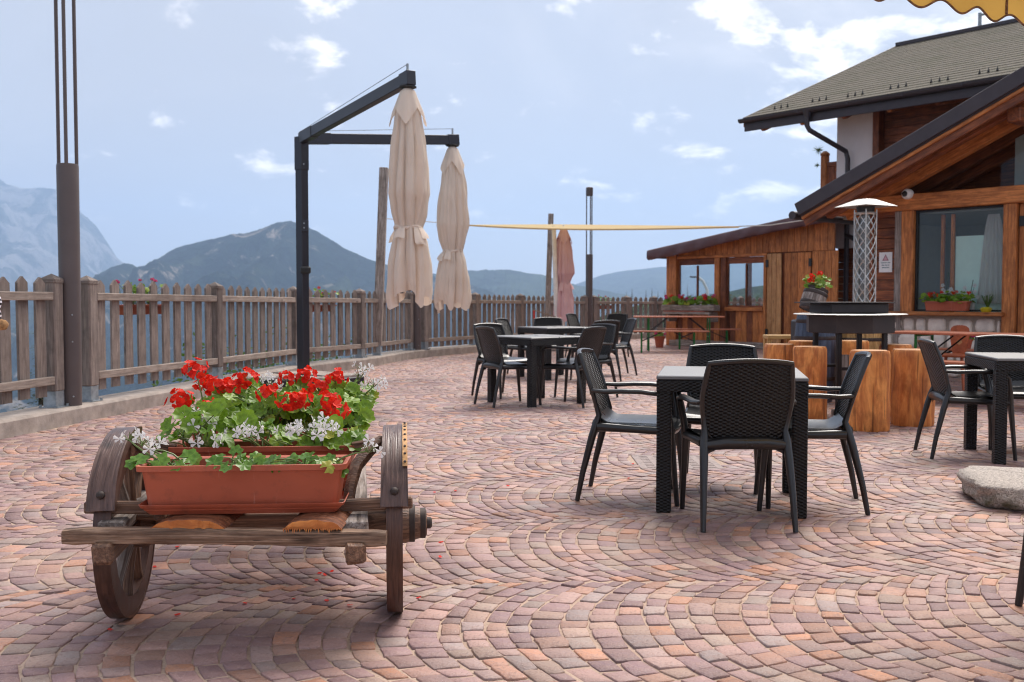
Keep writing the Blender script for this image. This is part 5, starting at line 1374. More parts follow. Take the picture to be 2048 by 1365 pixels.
# room behind the window
M_teal = plain('pale_teal_panel', (.70, .94, .87), .9, .2, 0, .04)
M_int = plain('grey_room_wall', (.30, .34, .33), .9, .2, 0, .06)
room = bpy.data.objects.new('room', None); put(room, cha, BM.copy())
rm = MB()
rm.box((1.0, 3.05, 1.25), (4.6, .06, 2.5)); rm.box((-1.05, 1.6, 1.25), (.06, 2.9, 2.5)); rm.box((1.0, 1.6, 2.44), (4.6, 2.9, .05)); rm.box((1.0, 1.6, .02), (4.6, 2.9, .04)); rm.build('room_walls', M_int, room, BM)
b = MB(); b.box((.93, .30, 1.36), (.92, .04, 1.42)); b.build('added_teal_panel', M_teal, room, BM)  # added panel, set near the pane and made pale to look daylit
for s_ in (.26, .41): bbox('room_post', s_, s_ + .05, .24, .29, .1, 2.4, M_cham, room)
cu = MB(); rows = []
for j in range(15):
    w = j / 14; row = []
    for i in range(41):
        u = i / 40; ww = .08 + .15 * w ** .7; row.append((1.05 + (u - .5) * 2 * ww, [.20][0] + .025 * math.sin(u * 34 + w * 1.5) * (.4 + .6 * w), 2.36 - 1.28 * w))
    rows.append(row)
cu.sheet(rows); cu.build('mirrored_parasol_cloth', cloth('white_pleated_cloth', (.78, .76, .74), .5), room, BM, 'all')  # added cloth stands in for a folded parasol mirrored in the pane
# stone base
stb = bpy.data.objects.new('stone_base', None); put(stb, cha, BM.copy())
M_stone = plain('whitewashed_stone', (.78, .69, .60), .9, .25, 0, .2, 6, .8, 26)
M_smort = plain('pale_wall_mortar', (.40, .34, .285), .95, .15, 0, .15, 20, .6)
b = MB(); b.box(((-.56 + W1) / 2, .04, .452), (W1 + .56 - .004, .10, .90)); b.build('mortar_bed', M_smort, stb, BM)
rs = random.Random(4); h = .01
while h < .86:
    hh = rs.uniform(.15, .26); hh = min(hh, .895 - h); s_ = -.55
    while s_ < W1 - .05:
        w = rs.uniform(.16, .42); w = min(w, W1 - .004 - s_); ph_ = rs.uniform(-.012, .012)
        n = 12; rows = []; g_ = .012
        for zz, f in ((.015, 1.0), (-.018, .96), (-.034, .80), (-.040, .45)):
            row = []
            for k in range(n):
                a = 2 * math.pi * k / n; ca, sa = math.cos(a), math.sin(a); e = .5
                row.append((math.copysign(abs(ca) ** e, ca) * (w / 2 - g_) * f * rs.uniform(.86, 1.05), zz, math.copysign(abs(sa) ** e, sa) * (hh / 2 - g_ * .8) * f * rs.uniform(.82, 1.06)))
            row.append(row[0]); rows.append(row)
        b = MB(); b.sheet(rows); b.add(rows[-1][:-1], [tuple(range(n))]); b.build('stone', M_stone, stb, BM @ T(s_ + w / 2, -.012, h + hh / 2 + ph_) @ RY(rs.uniform(-.06, .06)), 'all')
        s_ += w
    h += hh
# gable infill above the tie beam
def proof(s): return 2.58 + (s + 1.366) * .4507
gin = MB(); gin.add([(-1.1, 1.6, 2.5), (4.4, 1.6, 2.5), (4.4, 1.6, proof(4.4) - .2), (-1.1, 1.6, proof(-1.1) - .2)], [(0, 1, 2, 3)]); gin.build('gable_boards', M_chdark, wing, BM)
b = MB(); b.add([(1.2, .05, 2.72), (4.4, .05, 2.72), (4.4, .05, proof(4.4) - .3), (1.2, .05, proof(1.2) - .3)], [(0, 1, 2, 3)]); b.build('gable_glass', M_winglass, wing, BM)
b = MB(); b.add([(1.2, .5, 2.72), (4.4, .5, 2.72), (4.4, .5, proof(4.4) - .3), (1.2, .5, proof(1.2) - .3)], [(0, 1, 2, 3)]); b.build('gable_back', M_int, wing, BM)
# wing roof
pr = bpy.data.objects.new('wing_roof', None); put(pr, cha, BM.copy())
pa = math.atan(.4507); Mp = BM @ T(-1.40, -1.0, proof(-1.40)) @ RY(-pa); PLn = 6.6
b = MB(); b.box((PLn / 2, 3.5, -.035), (PLn, 7.0, .05), .004); b.build('roof_sheet', M_roofm, pr, Mp)
b = MB(); b.box((PLn / 2, 3.55, -.085), (PLn, 6.8, .045), 0); b.build('roof_boards', M_chdark, pr, Mp)
for nm, y0, z0, w, h, mt in (('verge_flashing', -.03, -.06, .05, .20, M_roofm), ('verge_flashing', .01, -.145, .05, .07, M_roofm), ('verge_trim', .015, -.205, .045, .048, M_cham), ('barge_board', .05, -.275, .05, .115, M_chdark)):
    b = MB(); b.box((PLn / 2, 0, 0), (PLn, w, h), .008); b.build(nm, mt, pr, Mp @ T(0, y0, z0))
bz = MB(); rs = random.Random(8)
for k in range(14): bz.lathe([(.016, 0), (.012, .012)], 8, T(.25 + k * .47, -.004, -.105) @ RX(R(90)))
bz.build('copper_fixings', M_brass, pr, Mp)
for k, y0 in enumerate((.42, 1.0, 1.6, 2.2)):
    b = MB(); b.box((PLn / 2 + .1, 0, 0), (PLn - .2, .15, .19), .012); b.build('rafter', M_cham if k == 1 else M_chdark, pr, Mp @ T(0, y0, -.20))
for k in range(20):
    b = MB(); b.box((.16 + k * .33, .48, -.1115), (.32, .84, .010), 0); b.build('soffit_board', M_chdark, pr, Mp)
b = MB(); b.tube([B(-1.47, -1.02, proof(-1.47) - .10), B(-1.47, 5.5, proof(-1.47) - .10)], .065, 10); b.build('side_gutter', M_roofm, pr, None, True)
bbox('purlin', 1.62, 1.80, -.8, .3, proof(1.7) - .50, proof(1.7) - .30, M_chdark, pr, .02)
# sign on the plank wall
sg0, sg1 = bs(1757), bs(1783); z0, z1 = bh(1770, 545), bh(1770, 505)
sgn = thing('warning_sign', 'small white warning notice with a red triangle and three lines of print beside the window', 'sign', tuple(B(sg0, -.02, z0)))
b = MB(); b.box(((sg0 + sg1) / 2, -.006, (z0 + z1) / 2), (sg1 - sg0, .006, z1 - z0)); b.build('board', M_white, sgn, BM)
sw = sg1 - sg0; sm = (sg0 + sg1) / 2; sh_ = z1 - z0
tri = MB(); c_ = [(sm - sw * .25, z0 + sh_ * .58), (sm + sw * .25, z0 + sh_ * .58), (sm, z0 + sh_ * .90)]; cc = (sm, z0 + sh_ * .686)
i_ = [(cc[0] + (p[0] - cc[0]) * .62, cc[1] + (p[1] - cc[1]) * .62) for p in c_]
for k in range(3): tri.add([(*[c_[k][0], -.011, c_[k][1]],), (c_[(k + 1) % 3][0], -.011, c_[(k + 1) % 3][1]), (i_[(k + 1) % 3][0], -.011, i_[(k + 1) % 3][1]), (i_[k][0], -.011, i_[k][1])], [(0, 1, 2, 3)])
tri.build('triangle', plain('grey_red_print', (.30, .12, .16), .6), sgn, BM)
inn_ = MB(); inn_.add([(p[0], -.0105, p[1]) for p in i_], [(0, 1, 2)]); inn_.build('triangle_field', plain('pale_red_print', (.62, .36, .38), .6), sgn, BM)
M_ink = plain('grey_green_ink', (.16, .24, .24), .6)
rs = random.Random(3)
for k, (a, w) in enumerate(((.475, .70), (.355, .58), (.235, .54))):
    ln = MB(); x = sm - sw * w / 2; zc = z0 + sh_ * a
    while x < sm + sw * w / 2 - .004:
        l = rs.uniform(.006, .011); ln.box((x + l / 2, -.011, zc + rs.uniform(-.001, .001)), (l, .002, rs.uniform(.010, .015))); x += l + (.002 if rs.random() < .85 else .008)
    ln.build('print_line', M_ink, sgn, BM)
# security camera under the eaves
sc_ = thing('security_camera', 'small white dome camera under the wing eaves above the window beam', 'camera', tuple(B(-.2, -.2, 2.75)))
cs, ch_ = bs(1806, -.2), bh(1806, 388, -.2)
MB().lathe([(.075, -.07), (.08, 0), (.07, .03), (.05, .045)], 18, BM @ T(cs, -.15, ch_) @ RX(R(90))).build('housing', M_white, sc_, None, True)
MB().lathe([(.045, .03), (.035, .055), (.01, .066)], 16, BM @ T(cs - .01, -.16, ch_) @ RX(R(90))).build('lens', M_black, sc_, None, True)
MB().tube([B(cs, -.13, ch_), B(cs, -.04, ch_ - .02)], .03, 8).build('bracket', M_white, sc_, None, True)

# ---------------------------------------------------------------- wooden annex
AY = 4.83
ann = thing('wooden_annex', 'orange brown plank annex with two glazed openings and a sloping roof under brown tarpaulin', 'building', tuple(B(-6.6, AY, 0)))
def aroof(s): return 2.29 + .138 * (s + 9.49)
a0, a1 = bs(1335, AY), bs(1665, AY)
def abox(name, s0, s1, y0, y1, h0, h1, mat, parent=None, ch=.006): return bbox(name, s0, s1, y0, y1, h0, h1, mat, parent or ann, ch)
HD, SL = 2.12, .985
x1 = [bs(p, AY) for p in (1335, 1355, 1430, 1452, 1528, 1534, 1564, 1568, 1622, 1665)]
abox('corner_post', x1[0], x1[1] - .01, AY - .06, AY + .14, .0, aroof(x1[0]) - .10, M_cham, None, .01)
abox('post', x1[2], (x1[2] + x1[3]) / 2 - .01, AY - .05, AY + .13, .0, HD, M_cham, None, .01)
abox('post', (x1[2] + x1[3]) / 2 + .01, x1[3], AY - .03, AY + .12, .0, HD, M_chdark, None, .01)
abox('post', x1[4], x1[5] - .01, AY - .05, AY + .13, .0, HD, M_cham, None, .01)
s_ = x1[1] + .0; 
while s_ < x1[9]:
    tp = aroof(s_ + .08) - .14
    abox('upper_plank', s_, s_ + .158, AY, AY + .04, HD + .07, tp, M_cham, None, .006)
    s_ += .165
abox('header', x1[1], x1[5], AY - .045, AY + .10, HD - .0, HD + .068, M_cham, None, .008)
s_ = x1[1]
while s_ < x1[4] - .05:
    if not (x1[2] - .16 < s_ < x1[3] - .02): abox('lower_plank', s_, s_ + .152, AY, AY + .04, .15, SL - .12, M_chdark if random.random() < .3 else M_cham, None, .006)
    s_ += .158
abox('plinth', x1[0] + .1, x1[5] + .2, AY - .06, AY + .08, 0, .149, M_grey, None, .01)
for (p, q) in ((x1[1], x1[2]), (x1[3], x1[4])):
    abox('window_sill', p, q - .002, AY - .07, AY + .09, SL - .118, SL - .03, M_cham, None, .008)
    w = bpy.data.objects.new('window', None); put(w, ann, BM.copy())
    b = MB(); b.box(((p + q) / 2, AY + .06, (SL + HD) / 2 - .01), (q - p - .06, .005, HD - SL - .04)); b.build('pane', M_glass, w, BM)
    abox('glazing_bar', (p + q) / 2 - .02, (p + q) / 2 + .02, AY + .035, AY + .085, SL, HD - .17, M_chdark, w, .003)
    abox('frame', p, p + .03, AY + .03, AY + .09, SL - .03, HD - .005, M_chdark, w, .003); abox('frame', q - .03, q - .003, AY + .03, AY + .09, SL - .03, HD - .005, M_chdark, w, .003)
    abox('frame', p + .032, q - .032, AY + .031, AY + .089, HD - .15, HD - .006, M_chdark, w, .003); abox('frame', p + .032, q - .032, AY + .031, AY + .089, SL - .029, SL + .01, M_chdark, w, .003)
# doors
for nm, p, q, n, mt, lab in (('door', x1[5] + .005, x1[6] - .012, 3, M_chlight, 'pale new plank door leaf'), ('door', x1[7] + .02, x1[8], 4, M_cham, 'orange plank door leaf')):
    dd = bpy.data.objects.new('door', None); put(dd, ann, BM.copy()); dd['label'] = lab; w = (q - p) / n
    for k in range(n): abox('plank', p + k * w, p + (k + 1) * w - .006, AY - .03, AY + .005, .10, HD + .045, mt, dd, .006)
    hx = p - .03 if nm == 'door' and n == 3 else q - .05
    for h in (.30, 1.86): abox('hinge', hx, hx + .075, AY - .05, AY - .032, h, h + .17, M_black, dd, .004)
s_ = x1[8] + .01
while s_ < x1[9]:
    abox('side_plank', s_, s_ + .152, AY - .005, AY + .035, .02, HD + .062, M_cham, None, .006); s_ += .158
abox('backing', x1[5], x1[9], AY + .06, AY + .08, .0, 2.62, M_chdark, None, 0)
abox('backing', x1[1], x1[9], AY + .045, AY + .058, HD + .03, aroof(x1[1]) - .03, M_chdark, None, 0)
# back and side of the annex: low walls, posts, header; glass on the far side lets the valley through
BY = AY + 3.2
for s_ in np.linspace(a0, a1, 5): abox('rear_post', s_, s_ + .12, BY, BY + .12, 0, aroof(s_) - .14, M_chdark)
s_ = a0
while s_ < a1: abox('rear_plank', s_, s_ + .30, BY + .02, BY + .05, 0, .80, M_chdark); s_ += .304
abox('rear_header', a0, a1, BY, BY + .1, HD + .02, HD + .12, M_chdark)
abox('side_wall', a0, a0 + .05, AY + .15, BY - .01, 0, .85, M_chdark); abox('side_header', a0, a0 + .1, AY + .15, BY - .01, HD, HD + .1, M_chdark)
# roof
ar = bpy.data.objects.new('annex_roof', None); put(ar, ann, BM.copy())
aa = math.atan(.138); s9 = -9.22; AL = (a1 + .25 - s9) / math.cos(aa); Ma = BM @ T(s9, AY - .35, aroof(s9)) @ RY(-aa)
b = MB(); b.box((AL / 2, 1.95, -.03), (AL, 3.9, .06), .004); b.build('roof_boards', M_chdark, ar, Ma)
tr = MB(); rows = []; n = 60
for j, (yy, zz) in enumerate(((1.6, .025), (.3, .03), (-.02, .03), (-.06, .0), (-.07, -.08), (-.065, -.17), (-.05, -.215), (-.03, -.22))):
    rows.append([(AL * i / n - .03, yy + (.018 * math.sin(i * .9 + j) + .022 * mnoise.noise(Vector((i * .35, j * .7, 3)))) * (j > 2), zz + (.02 * mnoise.noise(Vector((i * .3, j, 8))) if j > 4 else 0) - (.02 * math.sin(i * .13) if j > 5 else 0)) for i in range(n + 1)])
tr.sheet(rows); tr.add([(-.03, 1.6, .025), (-.03, .3, .03), (-.03, -.05, .02), (-.04, -.06, -.17), (-.04, 1.6, -.17)], [(0, 1, 2, 3, 4)]); tr.build('tarpaulin', M_tarp, ar, Ma, 'all')
# flower trough on the annex front
ft0, ft1 = bs(1327, 4.5), bs(1432, 4.5)
ftr = thing('flower_trough', 'grey wooden trough of pink flowers hung on the left front of the annex', 'planter', tuple(B(ft0, 4.5, .78)))
abox('trough', ft0, ft1, 4.40, 4.66, .86, 1.0, M_grey, ftr, .015); abox('trough_shelf', ft0 + .05, ft1 - .1, 4.38, 4.70, .78, .835, M_grey, ftr)
abox('liner', ft0 + .1, ft1 - .25, 4.37, 4.395, .84, .86, M_terra, ftr); 
for s_ in (ft0 + .15, ft1 - .2): abox('bracket', s_, s_ + .06, 4.45, 4.77, .60, .775, M_grey, ftr)
# ================================================================== THINGS BEFORE THE CHALET
def flowers(p, label, seed, spread, hz, nleaf, nhead, kinds='p', lsz=(.03, .05), group='smaller flowering plants in boxes and pots', hs=1.0):
    rs = random.Random(seed); p = Vector(p); hd = []
    for k in range(nhead):
        a = rs.uniform(0, 6.28); r = math.sqrt(rs.random()); hd.append((p + Vector((math.cos(a) * r * spread[0], math.sin(a) * r * spread[1], hz[1] * rs.uniform(.6, 1.1))), rs.choice(kinds)))
    return geranium(p, label, nleaf, spread, hz, hd, seed, None, lsz, group, None, hs)
for k, f in enumerate((.18, .5, .82)):
    flowers(B(ft0 + (ft1 - ft0) * f, 4.52, .99), ['pink geranium at the left end of the annex trough', 'pink geranium in the middle of the annex trough', 'pink geranium at the right end of the annex trough'][k], 70 + k, (.26, .13), (.02, .22), 26, 6, 'ppr', (.05, .08))
# ---- folding beer table sets
def beer(kind, x, y, deg, label, L_=2.2, group=None):
    w, h = (.50, .77) if kind == 'table' else (.25, .47)
    t = thing('folding_' + kind, label, kind, (x, y, 0), group or 'orange folding beer tables and benches'); M = T(x, y, 0) @ RZ(R(deg)); t.matrix_basis = M; WM[t.name] = M
    npl = 3 if kind == 'table' else 2
    for k in range(npl):
        ww = w / npl; beam('board', M @ Vector((-L_ / 2, -w / 2 + ww * (k + .5), h - .014)), M @ Vector((L_ / 2, -w / 2 + ww * (k + .5), h - .014)), ww - .003, .028, M_bench, t, .006)
    for e in (-1, 1):
        x0 = e * (L_ / 2 - .32); b = MB()
        for sy in (-1, 1):
            yy = sy * (w / 2 - .05); b.tube([(x0, yy, h - .03), (x0, yy * 1.05, 0.0)], .016, 6)
        b.tube([(x0, -(w / 2 - .05), h * .42), (x0, w / 2 - .05, h * .42)], .013, 6); b.tube([(x0, -(w / 2 - .05), h - .04), (x0, w / 2 - .05, h - .04)], .016, 6)
        b.build('leg_frame', M_green, t, M)
        b = MB()
        for sy in (-1, 1): b.tube([(x0, sy * (w / 2 - .06), h * .52), (x0 - e * .42, sy * (w / 2 - .09), h - .035)], .010, 5)
        b.tube([(x0, -(w / 2 - .06), h * .12), (x0, (w / 2 - .06), h * .55)], .008, 5); b.build('brace', M_steelb, t, M)
    return t
beer('table', 3.66, 22.0, -4, 'orange folding beer table before the annex windows', 1.95)
beer('bench', 3.32, 21.3, -4, 'orange folding bench before the far beer table', 1.75)
beer('bench', 4.35, 22.75, -4, 'orange folding bench behind the far beer table, by the planks', 1.7)
beer('table', 5.32, 11.07, -49, 'orange folding beer table near the stone wall at the right edge', 2.2)
beer('bench', 4.98, 10.72, -49, 'orange folding bench on the near side of the right beer table', 2.2)
beer('bench', 6.28, 13.45, -49, 'orange folding bench along the stone wall under the window', 2.2)
# ---- terracotta pot
def pot(x, y, r, h, label, z=0.0, mat=None):
    b = MB(); b.lathe([(r * .68, 0), (r * .95, h * .78), (r * 1.06, h * .79), (r * 1.1, h), (r * .98, h), (r * .9, h * .85)], 22, T(x, y, z), True, True)
    return tag(b.build('flower_pot', mat or M_terra, None, None, True), label, 'pot')
g = pp(1319, 690, 23.6); pot(g.x, 23.6, .125, .27, 'terracotta pot with pink flowers on the ground by the annex corner'); flowers((g.x, 23.6, .24), 'pink flowering plant in the terracotta pot by the annex corner', 80, (.14, .14), (.03, .12), 20, 7, 'p', (.04, .06))
pot(6.20, 13.62, .075, .13, 'small pot with bright pink flowers on the bench under the window', .472); flowers((6.20, 13.62, .58), 'bright pink geranium in the small pot under the window', 81, (.11, .09), (.02, .10), 14, 6, 'p', (.03, .045))
# ---- window box on the sill
wm = (bs(1850) + bs(1942)) / 2 + .04
t_, M_ = planter(0, 0, .66, 'terracotta flower box on the sill of the large window', M0=BM @ T(wm, -.095, .964), dep=.16, hgt=.15, saucer=False, group='terracotta window boxes')
for k, f in enumerate((-.22, .02, .22)): flowers(M_ @ Vector((f, 0, .11)), ['red geranium at the left of the sill box', 'leafy red geranium in the middle of the sill box', 'red geranium at the right of the sill box'][k], 90 + k, (.17, .09), (.02, .17), 30, 3, 'r', (.03, .048), hs=.6)
# orchids inside the pane
M_gst = plain('thin_green_cane', (.05, .10, .05), .6)
for k, f in enumerate((.42, .78)):
    o = thing('orchid', ['white orchid behind the pane, left of the white cloth', 'white orchid behind the pane in front of the white cloth'][k], 'plant', tuple(B(f, .18, .97)), 'orchids behind the window')
    rs = random.Random(k); b = MB(); fl = MB()
    b.tube([B(f, .12, .97), B(f, .12, 1.25), B(f + .03, .12, 1.42 + .12 * (k == 0))], .006, 5)
    for j in range(9):
        c = B(f + rs.uniform(-.13, .13), .12 + rs.uniform(-.02, .02), 1.25 + rs.uniform(-.08, .10)); b.tube([B(f, .12, 1.15), c], .003, 4)
        for p in range(5):
            q = BM.to_3x3().to_4x4(); q.translation = c; q = q @ RX(R(90)) @ RZ(p * 1.257); l = .035; fl.add([(0, 0, 0), (l * .6, -.015, .005), (l, 0, 0), (l * .6, .015, .005)], [(0, 1, 2, 3)], q)
    b.build('stems', M_gst, o); fl.build('blossoms', M_pwh, o); 
    MB().lathe([(.05, 0), (.065, .13)], 14, BM @ T(f, .12, .966)).build('pot', M_white, o, None, True)
o = thing('grass_plant', 'tuft of arching leaves with yellow wrapping at the right end of the sill', 'plant', tuple(B(1.12, -.1, .96)))
rs = random.Random(6); b = MB()
for k in range(46):
    a = rs.uniform(0, 6.28); l = rs.uniform(.12, .26); d = Vector((math.cos(a), math.sin(a), 0)); c = B(1.12, -.10, 1.0); s2 = Vector((-d.y, d.x, 0)) * .006
    m_ = c + d * l * .35 + Vector((0, 0, l * .8)); e = c + d * l * .8 + Vector((0, 0, l * .85)); b.add([c - s2, c + s2, m_ + s2, m_ - s2, e], [(0, 1, 2, 3), (3, 2, 4)])
b.build('blades', M_shr, o)
MB().lathe([(.06, 0), (.085, .05), (.05, .07)], 9, BM @ T(1.10, -.10, .963)).build('wrapping', plain('yellow_foil', (.65, .55, .03), .3, .5, .3), o)
# ---- patio heater
hx = gp(1727, 786); HX = Vector((4.33, 12.3, 0))
ht = thing('patio_heater', 'pyramid patio heater with a steel mesh tube and a flat square hood', 'heater', tuple(HX))
M = T(*HX) @ RZ(R(28))
b = MB(); b.add([(-.26, -.26, .05), (.26, -.26, .05), (.26, .26, .05), (-.26, .26, .05), (-.15, -.15, .98), (.15, -.15, .98), (.15, .15, .98), (-.15, .15, .98)], [(0, 1, 5, 4), (1, 2, 6, 5), (2, 3, 7, 6), (3, 0, 4, 7), (4, 5, 6, 7), (3, 2, 1, 0)]); b.build('base', M_darkst, ht, M)
b = MB(); b.lathe([(.055, 1.0), (.055, 2.2)], 20, M, False, False); b.build('glass_tube', plain('smoky_heater_glass', (.20, .20, .19), .25, .6, .3), ht, None, True)
ms = MB(); nh = 9
for sg in (-1, 1):
    for k in range(nh):
        pts = []
        for j in range(29):
            w = j / 28; a = sg * w * 6.8 + 2 * math.pi * k / nh; pts.append((HX.x + .122 * math.cos(a), HX.y + .122 * math.sin(a), .99 + 1.20 * w))
        ms.tube(pts, .0060, 4, cap=False)
ms.build('mesh_guard', M_inox, ht)
fr2 = MB()
for z in (1.0, 2.19): fr2.lathe([(.124, z - .015), (.13, z), (.124, z + .015)], 24, T(HX.x, HX.y, 0), False, False)
for k in range(4):
    a = R(28 + 45 + 90 * k); fr2.tube([(HX.x + .128 * math.cos(a), HX.y + .128 * math.sin(a), .98), (HX.x + .128 * math.cos(a), HX.y + .128 * math.sin(a), 2.24)], .008, 5)
fr2.build('guard_frame', M_inox, ht)
b = MB(); b.lathe([(.10, 2.19), (.11, 2.27)], 20, M); b.build('burner', M_black, ht, None, True)
b = MB(); z0, z1 = 2.275, 2.365
for (r0, za), (r1, zb) in (((.26, z0), (.080, z1)),):
    b.add([(-r0, -r0, za), (r0, -r0, za), (r0, r0, za), (-r0, r0, za), (-r1, -r1, zb), (r1, -r1, zb), (r1, r1, zb), (-r1, r1, zb)], [(0, 1, 5, 4), (1, 2, 6, 5), (2, 3, 7, 6), (3, 0, 4, 7), (4, 5, 6, 7), (3, 2, 1, 0)])
b.build('hood', M_hood, ht, M)
# ---- fire table
FT = Vector((3.36, 9.95, 0))
ftb = thing('fire_table', 'round steel grill table with pale rim and dark band among the log stools', 'grill table', tuple(FT))
M = T(*FT) @ RZ(R(10))
b = MB(); b.lathe([(.30, .985), (.53, .992), (.545, .998), (.53, 1.004), (.30, 1.0)], 40, M, False, False); b.build('rim_plate', M_inox, ftb, None, True)
b = MB(); b.lathe([(.40, .815), (.435, .82), (.435, .984), (.42, .984)], 8, M); b.build('band', M_darkst, ftb)
b = MB(); b.box((.05, .12, 1.055), (.62, .46, .10), .01, M); b.build('tray', M_darkst, ftb)
b = MB(); b.box((.0, .12, 1.112), (.80, .56, .012), .003, M); b.build('tray_lid', M_darkst, ftb)
for sx, sy in ((-1, -1), (1, -1), (1, 1), (-1, 1)): MB().box((sx * .24, sy * .24, .42), (.045, .045, .80), .004, M).build('leg', M_steelb, ftb)
for sy in (-1, 1): MB().box((0, sy * .24, .47), (.44, .03, .03), .003, M).build('cross_bar', M_steelb, ftb)
for k, (dx, w) in enumerate(((-.13, .125), (0, .12), (.127, .128))): beam('base_board', M @ Vector((dx, -.10, .0)), M @ Vector((dx, -.10, .60)), w, .03, M_grey, ftb, .006, M.to_3x3() @ Vector((0, 1, 0)))
beam('base_foot', M @ Vector((-.22, -.12, .03)), M @ Vector((.22, -.12, .03)), .12, .06, M_grey, ftb)
# ---- log stools
def log(x, y, r, h, label, seed):
    rs = random.Random(seed); t = thing('log_stool', label, 'stool', (x, y, 0), 'peeled log stools around the grill table'); ph = [rs.uniform(0, 6.28) for _ in range(4)]
    wob = lambda a, z: 1 + .03 * math.sin(2 * a + ph[0]) + .022 * math.sin(5 * a + ph[1]) + .010 * math.sin(11 * a + ph[2]) + .05 * mnoise.noise(Vector((math.cos(a) * 2, math.sin(a) * 2, z * 6 + seed)))
    # local X is the grain direction, upwards
    Ml = T(x, y, 0) @ RZ(rs.uniform(0, 6.28)) @ RY(R(-90))
    b = MB(); b.lathe([(r * .96, 0.0), (r * 1.0, .02), (r * 1.0, h * .15), (r * 1.01, h * .3), (r * .99, h * .5), (r * .985, h * .7), (r * .985, h * .85), (r * .985, h - .03), (r * .94, h - .006), (r * .90, h)], 30, RY(R(90)), True, False, wob)
    b.build('trunk', M_log, t, Ml, True)
    b = MB(); b.lathe([(r * .90, h), (r * .5, h + .003), (.01, h + .004)], 30, None, False, True, wob); b.build('sawn_top', M_logtop, t, T(x, y, 0), True)
    return t
for k, (px, Y, r, h, lb) in enumerate([(1559, 9.95, .155, .70, 'peeled log stool at the left end of the ring'), (1620, 9.45, .158, .70, 'peeled log stool second from the left, nearer than its neighbour'), (1741, 8.74, .166, .70, 'peeled log stool nearest the camera, centre of the ring'), (1828, 9.10, .190, .69, 'stout log stool with mould stains at its foot, right of the ring'),
                                     (1792, 9.85, .155, .70, 'log stool half hidden behind the stout right one'), (1708, 11.0, .165, .69, 'log stool on the far side of the grill table'), (1605, 10.5, .15, .71, 'log stool behind the two left ones')]):
    log((px - 1024) / 2000 * Y, Y, r, h, lb, k)
# ---- barrels
def barrel(x, y, r, h, label, mat, z=0.0, M0=None, hoops=M_iron, n=20, name='barrel'):
    t = thing(name, label, 'barrel', (x, y, z)); M = M0 if M0 is not None else T(x, y, z)
    for k in range(n):
        b = MB(); a0_, a1_ = 2 * math.pi * k / n + .012, 2 * math.pi * (k + 1) / n - .012; rows = []
        for j in range(9):
            w = j / 8; rr = r * (.84 + .16 * math.sin(math.pi * w)); rows.append([(h * w, rr * math.cos(a), rr * math.sin(a)) for a in (a0_, (a0_ + a1_) / 2, a1_)])
        b.sheet(rows); b.build('stave', mat, t, M @ RY(R(-90)), 'all')
    b = MB(); b.lathe([(r * .84, h * .03), (r * .845, h * .97)], n, M); b.build('core', mat, t)
    for w in (.08, .27, .73, .92):
        rr = r * (.84 + .16 * math.sin(math.pi * w)) + .004; b = MB(); b.lathe([(rr, h * w - .02), (rr + .003, h * w - .015), (rr + .003, h * w + .015), (rr, h * w + .02)], n * 2, M, False, False); b.build('hoop', hoops, t, None, True)
    return t
barrel(4.12, 12.0, .36, .92, 'pale oak barrel standing behind the grill table', M_oak)
M_blue = wood('faded_blue_barrel_wood', (.035, .05, .085), (.10, .14, .21), (.015, .018, .03), .45, 1, .15, .4, .4)
bx = (1630 - 1024) / 2000 * 11.2
barrel(bx, 11.2, .23, .98, 'dark blue barrel left of the grill table, under the tilted tub', M_blue)
Mt = T(bx - .07, 11.15, 1.025) @ RY(R(20)) @ RX(R(-8))
barrel(0, 0, .135, .26, 'small weathered wooden tub tilted over on the blue barrel, planted with red flowers', M_grey, M0=Mt, n=14, name='wooden_tub')
cc = Mt @ Vector((0, 0, .25)); flowers(cc, 'red geranium growing out of the tilted tub', 95, (.15, .13), (.02, .16), 34, 7, 'r', (.03, .05), hs=.75)
# dark stove-like box behind the blue barrel
b = MB(); b.box((3.62, 11.9, .45), (.5, .4, .9), .02, None); tag(b.build('black_chest', M_steelb), 'black metal chest in the shade behind the blue barrel', 'chest')
# ---- small pale wooden stool by the door
st_ = thing('small_stool', 'small pale wooden stool by the annex door', 'stool', (3.5, 13.0, 0))
sx = (1560 - 1024) / 2000 * 13.0
beam('seat', (sx - .19, 13.0, .655), (sx + .17, 13.0, .655), .28, .05, M_oak, st_)
for q in (-.16, .14):
    for yy in (-.1, .1): beam('leg', (sx + q, 13.0 + yy, 0), (sx + q, 13.0 + yy, .63), .05, .05, M_oak, st_)
# ---- red alpine chair with a heart in its back
M_redw = wood('red_brown_chair_wood', (.36, .075, .022), (.52, .13, .045), None, .45, 1, .05, .2, .5)
CH0 = Vector(((1909 - 1024) / 2000 * 12.7, 12.7, 0)); hc = thing('heart_chair', 'red wooden peasant chair with a heart cut in its tall back', 'chair', tuple(CH0)); M = T(*CH0) @ RZ(R(140))
bk = MB(); pol = []
for a, w in ((.44, .075), (.50, .085), (.58, .10), (.66, .115), (.74, .118), (.79, .105), (.815, .075), (.825, .03)): pol.append((w, a))
poly = [(x, z) for x, z in pol] + [(-x, z) for x, z in pol[::-1]]
bk.prism(poly[::-1], -.2, -.175, M @ RX(R(4))); bk.build('backrest', M_redw, hc)
hb = MB(); hp = []
for k in range(24):
    t_ = 2 * math.pi * k / 24; hp.append((.0022 * 16 * math.sin(t_) ** 3, .60 + .0022 * (13 * math.cos(t_) - 5 * math.cos(2 * t_) - 2 * math.cos(3 * t_) - math.cos(4 * t_))))
hb.prism(hp, -.2025, -.1725, M @ RX(R(4))); hb.build('heart', M_chlight, hc)
MB().box((0, 0, .43), (.40, .38, .035), .01, M).build('seat', M_redw, hc)
